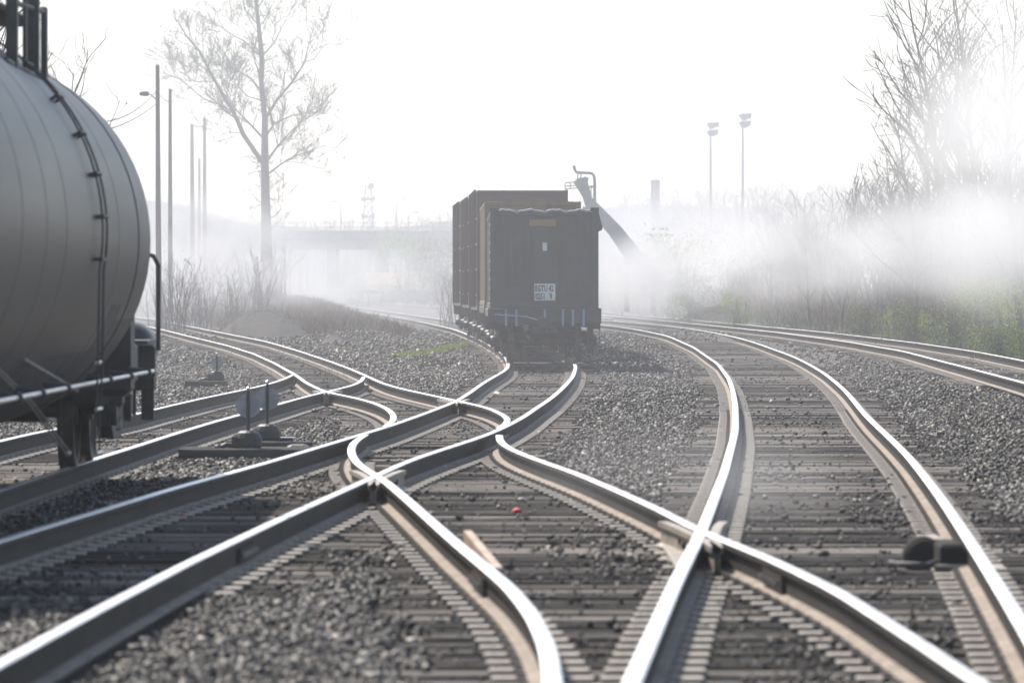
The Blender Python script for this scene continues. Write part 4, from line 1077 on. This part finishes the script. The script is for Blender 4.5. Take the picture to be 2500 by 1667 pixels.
def chimney():
    Yd = 460; x = (1505-CX)/F*Yd; zb = float(ground_z(x, Yd)); H = W(0, 414, Yd).z-zb
    root = empty('chimney', (x, Yd, zb)); tag(root, 'short square grey chimney standing in the fog right of the train', 'chimney')
    MB().tube([(0, 0, 0), (0, 0, H)], [.42, .36], 16).build('stack', M_brick, root)
    MB().lathe([(.36, H-.4), (.40, H-.38), (.40, H-.1), (.36, H+.03), (.3, H+.03)], 'z', (0, 0, 0), 16).build('cap', M_brick, root)
chimney()

# ------------------------------------------------------------------ bridge, tower and far background on the left
M_conc = mat('concrete', (.33, .33, .33), (.22, .22, .22), rough=.9, scale=1)
def overpass():
    Yd = 560.; root = empty('road_bridge', (W(760, 0, Yd).x, Yd, float(ground_z(-15, Yd)))); b = Vector(root.location); tag(root, 'long grey concrete road bridge crossing behind the tall tree and the train', 'bridge')
    a = W(505, 530, Yd)-b; c = W(1075, 533, Yd)-b; d = W(0, 572, Yd)-b
    MB().box(a.x, c.x, -5, 5, d.z+.9, a.z-.05, bev=.03).build('deck', M_conc, root)
    mb = MB()
    for yy in (-4, -1.5, 1.5, 4): mb.box(a.x, c.x, yy-.25, yy+.25, d.z, d.z+.88)
    mb.build('girder', M_conc, root)
    mb = MB()
    for yy in (-4.9, 4.9):
        mb.box(a.x, c.x, yy-.04, yy+.04, a.z+.30, a.z+.36)
        for x in np.arange(a.x+.2, c.x, 1.8): mb.box(x-.03, x+.03, yy-.03, yy+.03, a.z-.05, a.z+.8)
        mb.box(a.x, c.x, yy-.03, yy+.03, a.z+.76, a.z+.8)
    mb.build('railing', M_fl, root)
    for px in (520, 655, 765, 880, 960, 1060):
        x = W(px, 0, Yd).x-b.x; MB().box(x-.5, x+.5, -4.5, 4.5, -1, d.z-.0, bev=.05).build('pier', M_conc, root)
    for px, py, sd, lab in ((783, 472, -1, 'lamp post on the bridge left of the lattice tower'), (910, 466, 1, 'lamp post on the bridge right of the lattice tower'), (938, 497, 1, 'shorter lamp post on the bridge near the train')):
        Y2 = Yd-4.9; x = (px-CX)/F*Y2; z0 = b.z+a.z; t = W(px, py, Y2).z-z0
        r2 = empty('street_lamp', (x, Y2, z0)); tag(r2, lab, 'street lamp', 'street lamps on the bridge')
        MB().tube([(0, 0, -.3), (0, 0, t), (sd*.25, 0, t+.35), (sd*.5, 0, t+.4)], [.07, .05, .04, .04], 6).build('pole', M_fl, r2)
        MB().box(min(sd*.45, sd*.95), max(sd*.45, sd*.95), -.12, .12, t+.34, t+.46, bev=.03).build('lamp_head', M_fl, r2)
overpass()
def tower():
    Yd = 900.; x = W(846, 0, Yd).x; zb = float(ground_z(x, Yd)); s = Yd/F; root = empty('lattice_tower', (x, Yd, zb)); tag(root, 'faint lattice mast with a round dish behind the bridge', 'tower')
    H = W(0, 424, Yd).z-zb; mb = MB()
    hw = lambda z: 1.3-(1.3-.45)*z/H
    zs = np.linspace(0, H, 15)
    for sx in (-1, 1):
        for sy in (-1, 1): mb.tube([(sx*hw(0), sy*hw(0), 0), (sx*hw(H), sy*hw(H), H)], .10, 5)
    for i in range(14):
        for sy in (-1, 1):
            a, c = hw(zs[i]), hw(zs[i+1]); mb.tube([(-a, sy*a, zs[i]), (c, sy*c, zs[i+1])], .06, 4, caps=False); mb.tube([(a, sy*a, zs[i]), (-c, sy*c, zs[i+1])], .06, 4, caps=False)
            mb.tube([(sy*a, -a, zs[i]), (sy*c, c, zs[i+1])], .06, 4, caps=False)
    mb.build('mast', M_fl, root)
    MB().lathe([(0, -.1), (.35, -.08), (.52, .1), (.5, .14), (0, .02)], 'y', (7*s, -.8, H-.2), 18).build('dish', M_fl, root)
    for py in (460, 500):
        z = W(0, py, Yd).z-zb; MB().box(-14*s, 14*s, -.9, .9, z, z+.35, bev=.05).build('platform', M_fl, root)
        for q in (-14, 13): MB().box(q*s-.15, q*s+.15, -.4, .4, z-.2, z+.7, bev=.05).build('antenna', M_fl, root)
tower()

def hill_ridge(name, Yd, prof, m, label):
    v = []; f = []
    for px, py in prof:
        p = W(px, py, Yd); v += [(p.x, Yd, float(zr(Yd))-8), (p.x, Yd+5, p.z-1.0), (p.x, Yd+60, p.z), (p.x, Yd+400, p.z-6)]
    for i in range(len(prof)-1):
        for k in range(3): f.append((i*4+k, (i+1)*4+k, (i+1)*4+k+1, i*4+k+1))
    o = mesh_obj(name, v, f, m); tag(o, label, 'hill', None, 'structure')
M_hill = mat('wooded_hillside', (.09, .10, .085), (.05, .055, .05), rough=1., scale=.08, bump=1.)
hill_ridge('hills', 1300, [(-300, 520), (0, 505), (200, 480), (330, 450), (420, 468), (520, 505), (640, 514), (760, 520), (900, 516), (1010, 500), (1100, 490), (1250, 480), (1400, 468), (1480, 460), (1560, 462), (1650, 470), (1750, 465), (1900, 460), (2100, 455), (2352, 450), (2700, 450)], M_hill, 'low wooded hills on the horizon')
def treeline():
    """far-off woods on the skyline: one mass of bare twigs"""
    rng = random.Random(77); mb = MB()
    px = 300
    while px < 2420:
        dense = 1.
        for Yd, y0, y1 in ((900, 545, 500), (620, 560, 505)):
            top = np.interp(px, [300, 420, 520, 640, 760, 830, 960, 1050, 1150, 1350, 1480, 1600, 1750, 2000, 2420], [462, 475, 505, 512, 505, 515, 505, 480, 470, 474, 465, 462, 455, 440, 430])+rng.uniform(-4, 16)
            if Yd == 620 and (px < 1000 or rng.random() < .35): continue
            p = W(px+rng.uniform(-5, 5), 0, Yd+rng.uniform(-30, 60)); zb = float(ground_z(p.x, p.y)); h = max(2.5, W(0, top, p.y).z-zb)
            pts, rd = chain(rng, (p.x, p.y, zb), (0, 0, 1), h, .14, .03, 4, .05)
            mb.tube(pts, rd, 4, caps=False); add_branchlets(mb, rng, pts[1:], rd[1:], 2, .75, .8, h*.36, .35, .03)
        px += 6
    o = mb.build('treeline', M_twig); tag(o, 'far off bare woods along the skyline', 'woods', None, 'stuff')
treeline()
# small far things below the bridge
M_roof = mat('red_brown_roof', (.25, .12, .09), (.16, .08, .06)); M_wall = mat('pale_siding', (.55, .53, .5), (.45, .43, .4)); M_glass = mat('dark_glass', (.05, .06, .08), (.04, .05, .06), rough=.1)
def shed(px, py, Yd, w, h, label, rm=M_roof, wm=M_wall):
    p = W(px, py, Yd); z = float(ground_z(p.x, Yd)); root = empty('building', (p.x, Yd, z)); tag(root, label, 'building', 'small buildings beyond the tracks')
    MB().box(-w/2, w/2, -3, 3, -.5, h).build('wall', wm, root)
    mb = MB(); mb.add([(-w/2-.3, -3.3, h+.01), (w/2+.3, -3.3, h+.01), (w/2+.3, 3.3, h+.01), (-w/2-.3, 3.3, h+.01), (-w/2-.3, 0, h+1.2), (w/2+.3, 0, h+1.2)], [(0, 1, 5, 4), (2, 3, 4, 5), (0, 4, 3), (1, 2, 5), (3, 2, 1, 0)]); mb.build('roof', rm, root)
    for q in (-.28, .0, .28): MB().box(q*w-.45, q*w+.45, -3.05, -2.99, h*.35, h*.75).build('window', M_glass, root)
shed(905, 668, 520, 4.6, 1.7, 'low building with a reddish roof beyond the bridge')
shed(1000, 668, 560, 7, 1.5, 'pale low building half hidden by the train', M_conc)
def car(px, Yd, c, label, rz=1.57):
    x = (px-CX)/F*Yd; z = float(ground_z(x, Yd)); root = empty('parked_car', (x, Yd, z), rz); tag(root, label, 'car', 'cars parked under the bridge')
    m = mat('car_paint', c, tuple(v*.8 for v in c), rough=.25)
    prof = [(-2.2, .35), (-2.2, .75), (-1.9, .9), (-1.3, .95), (-.8, 1.4), (.7, 1.42), (1.2, 1.0), (2.05, .88), (2.2, .7), (2.2, .35)]
    n = len(prof); v = [(-.85, a, b) for a, b in prof]+[(.85, a, b) for a, b in prof]
    mesh_obj('body', v, [tuple(range(n)), tuple(reversed(range(n, 2*n)))]+[(i, n+i, n+(i+1) % n, (i+1) % n) for i in range(n)], m, root)
    for s in (-1, 1): mb = MB(); mb.add([(s*.857, -1.15, .97), (s*.857, -.75, 1.33), (s*.857, .65, 1.35), (s*.857, 1.05, 1.0)], [(0, 1, 2, 3)]); mb.build('window', M_glass, root)
    for a in (-1.35, 1.35):
        for s in (-1, 1): MB().lathe([(0, -.1), (.3, -.1), (.33, -.06), (.33, .06), (.3, .1), (0, .1)], 'x', (s*.78, a, .33), 14).build('wheel', M_dark, root)
car(845, 505, (.7, .7, .7), 'small white car parked left of the reddish roofed building'); car(968, 515, (.5, .5, .52), 'small silver car parked beside the pale building'); car(1010, 500, (.3, .05, .04), 'dark red car close to the train'); car(935, 500, (.1, .14, .2), 'dark blue car between two lighter ones')
for px, Yd, s, kk, lab in ((820, 480, 2.0, 1, 'dark green shrub under the bridge left of the parked cars'), (876, 470, 1.1, 0, 'bright yellow green shrub in front of the parked cars'), (795, 500, 1.7, 1, 'dull shrub near the left bridge pier'), (1020, 420, 2.6, 1, 'dark evergreen shrub close behind the train'), (925, 500, 2.9, 0, 'tall pale green shrub beside the bridge pier')):
    put(P_g[kk], used, px, Yd, s, lab, 'shrub', 'shrubs below the bridge')

# ------------------------------------------------------------------ air: haze and fog banks
def haze_box():
    x0, x1, y0, y1, z0, z1 = -1500, 1500, -25, 1800, -12, 70
    o = MB().box(x0, x1, y0, y1, z0, z1).build('haze', [])
    o.data.materials.clear()
    m = bpy.data.materials.new('haze'); m.use_nodes = True; nt = m.node_tree; nt.nodes.remove(nt.nodes['Principled BSDF'])
    pv = nt.nodes.new('ShaderNodeVolumePrincipled'); pv.inputs['Color'].default_value = (.93, .955, 1., 1); pv.inputs['Density'].default_value = HAZE; pv.inputs['Anisotropy'].default_value = .15
    nt.links.new(pv.outputs[0], nt.nodes['Material Output'].inputs['Volume']); o.data.materials.append(m)
    tag(o, 'thin pale morning haze filling the whole yard', 'haze', None, 'stuff')
HAZE = .0006
haze_box()
def fog(px, py, Yd, rx, ry, rz_, dens, label, scale=1.0, power=1.5, rot=0., thr=.44, fs=(2.3, 10., 1.4), ctr=.11, emin=.12, col=(.86, .865, .875)):
    p = W(px, py, Yd); bm_v = []
    mb = MB(); n = 24; prof = [(max(.001, math.sin(math.pi*k/14)), -math.cos(math.pi*k/14)) for k in range(15)]
    mb.lathe(prof, 'z', (0, 0, 0), n); o = mb.build('fog_bank', []); o.location = p; o.scale = (rx, ry, rz_); o.rotation_euler = (0, 0, rot)
    m = bpy.data.materials.new('fog'); m.use_nodes = True; nt = m.node_tree; nt.nodes.remove(nt.nodes['Principled BSDF'])
    pv = nt.nodes.new('ShaderNodeVolumePrincipled'); pv.inputs['Color'].default_value = (*col, 1); pv.inputs['Anisotropy'].default_value = .3
    tc = nt.nodes.new('ShaderNodeTexCoord'); ln = nd(nt, 'ShaderNodeVectorMath', operation='LENGTH'); nt.links.new(tc.outputs['Object'], ln.inputs[0])
    mr = nt.nodes.new('ShaderNodeMapRange'); mr.interpolation_type = 'SMOOTHSTEP'; mr.inputs['From Min'].default_value = 1.; mr.inputs['From Max'].default_value = emin
    nt.links.new(ln.outputs['Value'], mr.inputs[0])
    nz = nt.nodes.new('ShaderNodeTexNoise'); nz.inputs['Scale'].default_value = scale; nz.inputs['Detail'].default_value = 4.
    mp = nt.nodes.new('ShaderNodeMapping'); mp.inputs['Location'].default_value = (px*.01, Yd*.01, 0); mp.inputs['Scale'].default_value = (rx/fs[0], ry/fs[1], rz_/fs[2]); nt.links.new(tc.outputs['Object'], mp.inputs[0]); nt.links.new(mp.outputs[0], nz.inputs['Vector'])
    m2 = nt.nodes.new('ShaderNodeMapRange'); m2.inputs['From Min'].default_value = thr-ctr; m2.inputs['From Max'].default_value = thr+ctr; nt.links.new(nz.outputs['Fac'], m2.inputs[0])
    ml = nd(nt, 'ShaderNodeMath', operation='MULTIPLY'); nt.links.new(mr.outputs[0], ml.inputs[0]); nt.links.new(m2.outputs[0], ml.inputs[1])
    m3 = nd(nt, 'ShaderNodeMath', operation='MULTIPLY'); m3.inputs[1].default_value = dens; nt.links.new(ml.outputs[0], m3.inputs[0]); nt.links.new(m3.outputs[0], pv.inputs['Density'])
    nt.links.new(pv.outputs[0], nt.nodes['Material Output'].inputs['Volume'])
    o.data.materials.append(m); tag(o, label, 'fog', 'drifting fog banks', 'stuff')
fog(1176, 690, 258, 95, 66, 62, .0115, 'broad pale fog bank lying across the far end of the yard', 1.0, thr=.40, fs=(30, 40, 18), ctr=.30, emin=.2, col=(.86, .88, .91))
fog(1176, 760, 98, 34, 62, 9, .0014, 'thin low mist over the middle of the yard', 1., thr=.40, fs=(9, 26, 3), ctr=.30, emin=.3, col=(.85, .86, .88))
fog(500, 560, 246, 5.6, 22, 3.2, .07, 'white fog bank around the poles and tree foot on the left', 1., col=(.85, .855, .87))
fog(560, 655, 242, 6.5, 16, 1.7, .05, 'low white fog over the weedy bank', 1.)
fog(720, 640, 330, 9, 40, 3.0, .02, 'white fog under the road bridge', 1.)
fog(1500, 635, 226, 3.4, 14, 2.1, .24, 'small fog puff hiding the foot of the conveyor', 1.)
fog(1500, 560, 315, 9, 30, 4.2, .04, 'white fog bank right of the train around the chimney', 1.)
fog(1800, 565, 165, 5.0, 22, 2.1, .060, 'white fog billow in front of the middle of the thicket', 1.)
fog(2080, 560, 135, 3.8, 16, 1.9, .075, 'white fog billow drifting before the slender bare trees', 1.)
fog(2290, 330, 112, 2.6, 16, 4.2, .12, 'tall fog billow rising at the right picture edge', 1., col=(.92, .925, .93))
fog(2340, 560, 108, 2.4, 12, 1.7, .08, 'dense white fog low at the right picture edge', 1.)
fog(1560, 1090, 40, 1.6, 6, .5, .05, 'thin low mist above the rails near the large frog', 1.)

# ------------------------------------------------------------------ light, sky, camera
sun_az, sun_el = math.radians(-35), math.radians(50)
sv = Vector((math.sin(sun_az)*math.cos(sun_el), math.cos(sun_az)*math.cos(sun_el), math.sin(sun_el)))
L_ = bpy.data.lights.new('sun', 'SUN'); L_.energy = 5.0; L_.angle = math.radians(.6); L_.color = (1., .965, .91)
so = bpy.data.objects.new('sun', L_); C.objects.link(so); so.rotation_euler = sv.to_track_quat('Z', 'Y').to_euler()
w = bpy.data.worlds.new('World'); S.world = w; w.use_nodes = True; nt = w.node_tree
sky = nt.nodes.new('ShaderNodeTexSky'); sky.sky_type = 'NISHITA'; sky.sun_disc = False; sky.sun_elevation = sun_el; sky.sun_rotation = sun_az % (2*math.pi); sky.dust_density = 1.; sky.air_density = 1.; sky.ozone_density = 1.
nt.links.new(sky.outputs[0], nt.nodes['Background'].inputs[0]); nt.nodes['Background'].inputs[1].default_value = .14
cam = bpy.data.cameras.new('camera'); co = bpy.data.objects.new('camera', cam); C.objects.link(co); S.camera = co
co.location = (0, 0, HC); co.rotation_euler = (math.pi/2-math.atan((784-HY)/F), 0, 0)
cam.sensor_width = 36; cam.lens = 36*F/2352; cam.clip_start = .5; cam.clip_end = 8000
cam.dof.use_dof = True; cam.dof.focus_distance = 105; cam.dof.aperture_fstop = 5.6
S.view_settings.view_transform = 'Standard'; S.view_settings.look = 'None'; S.view_settings.use_white_balance = True; S.view_settings.white_balance_temperature = 6980; S.view_settings.white_balance_tint = 11; S.view_settings.exposure = .66; S.view_settings.gamma = 1
cy = S.cycles
cy.max_bounces = 4; cy.diffuse_bounces = 2; cy.glossy_bounces = 2; cy.volume_bounces = 1; cy.transparent_max_bounces = 8; cy.volume_step_rate = 1.5; cy.volume_max_steps = 40; cy.adaptive_threshold = .02
cy.use_denoising = True
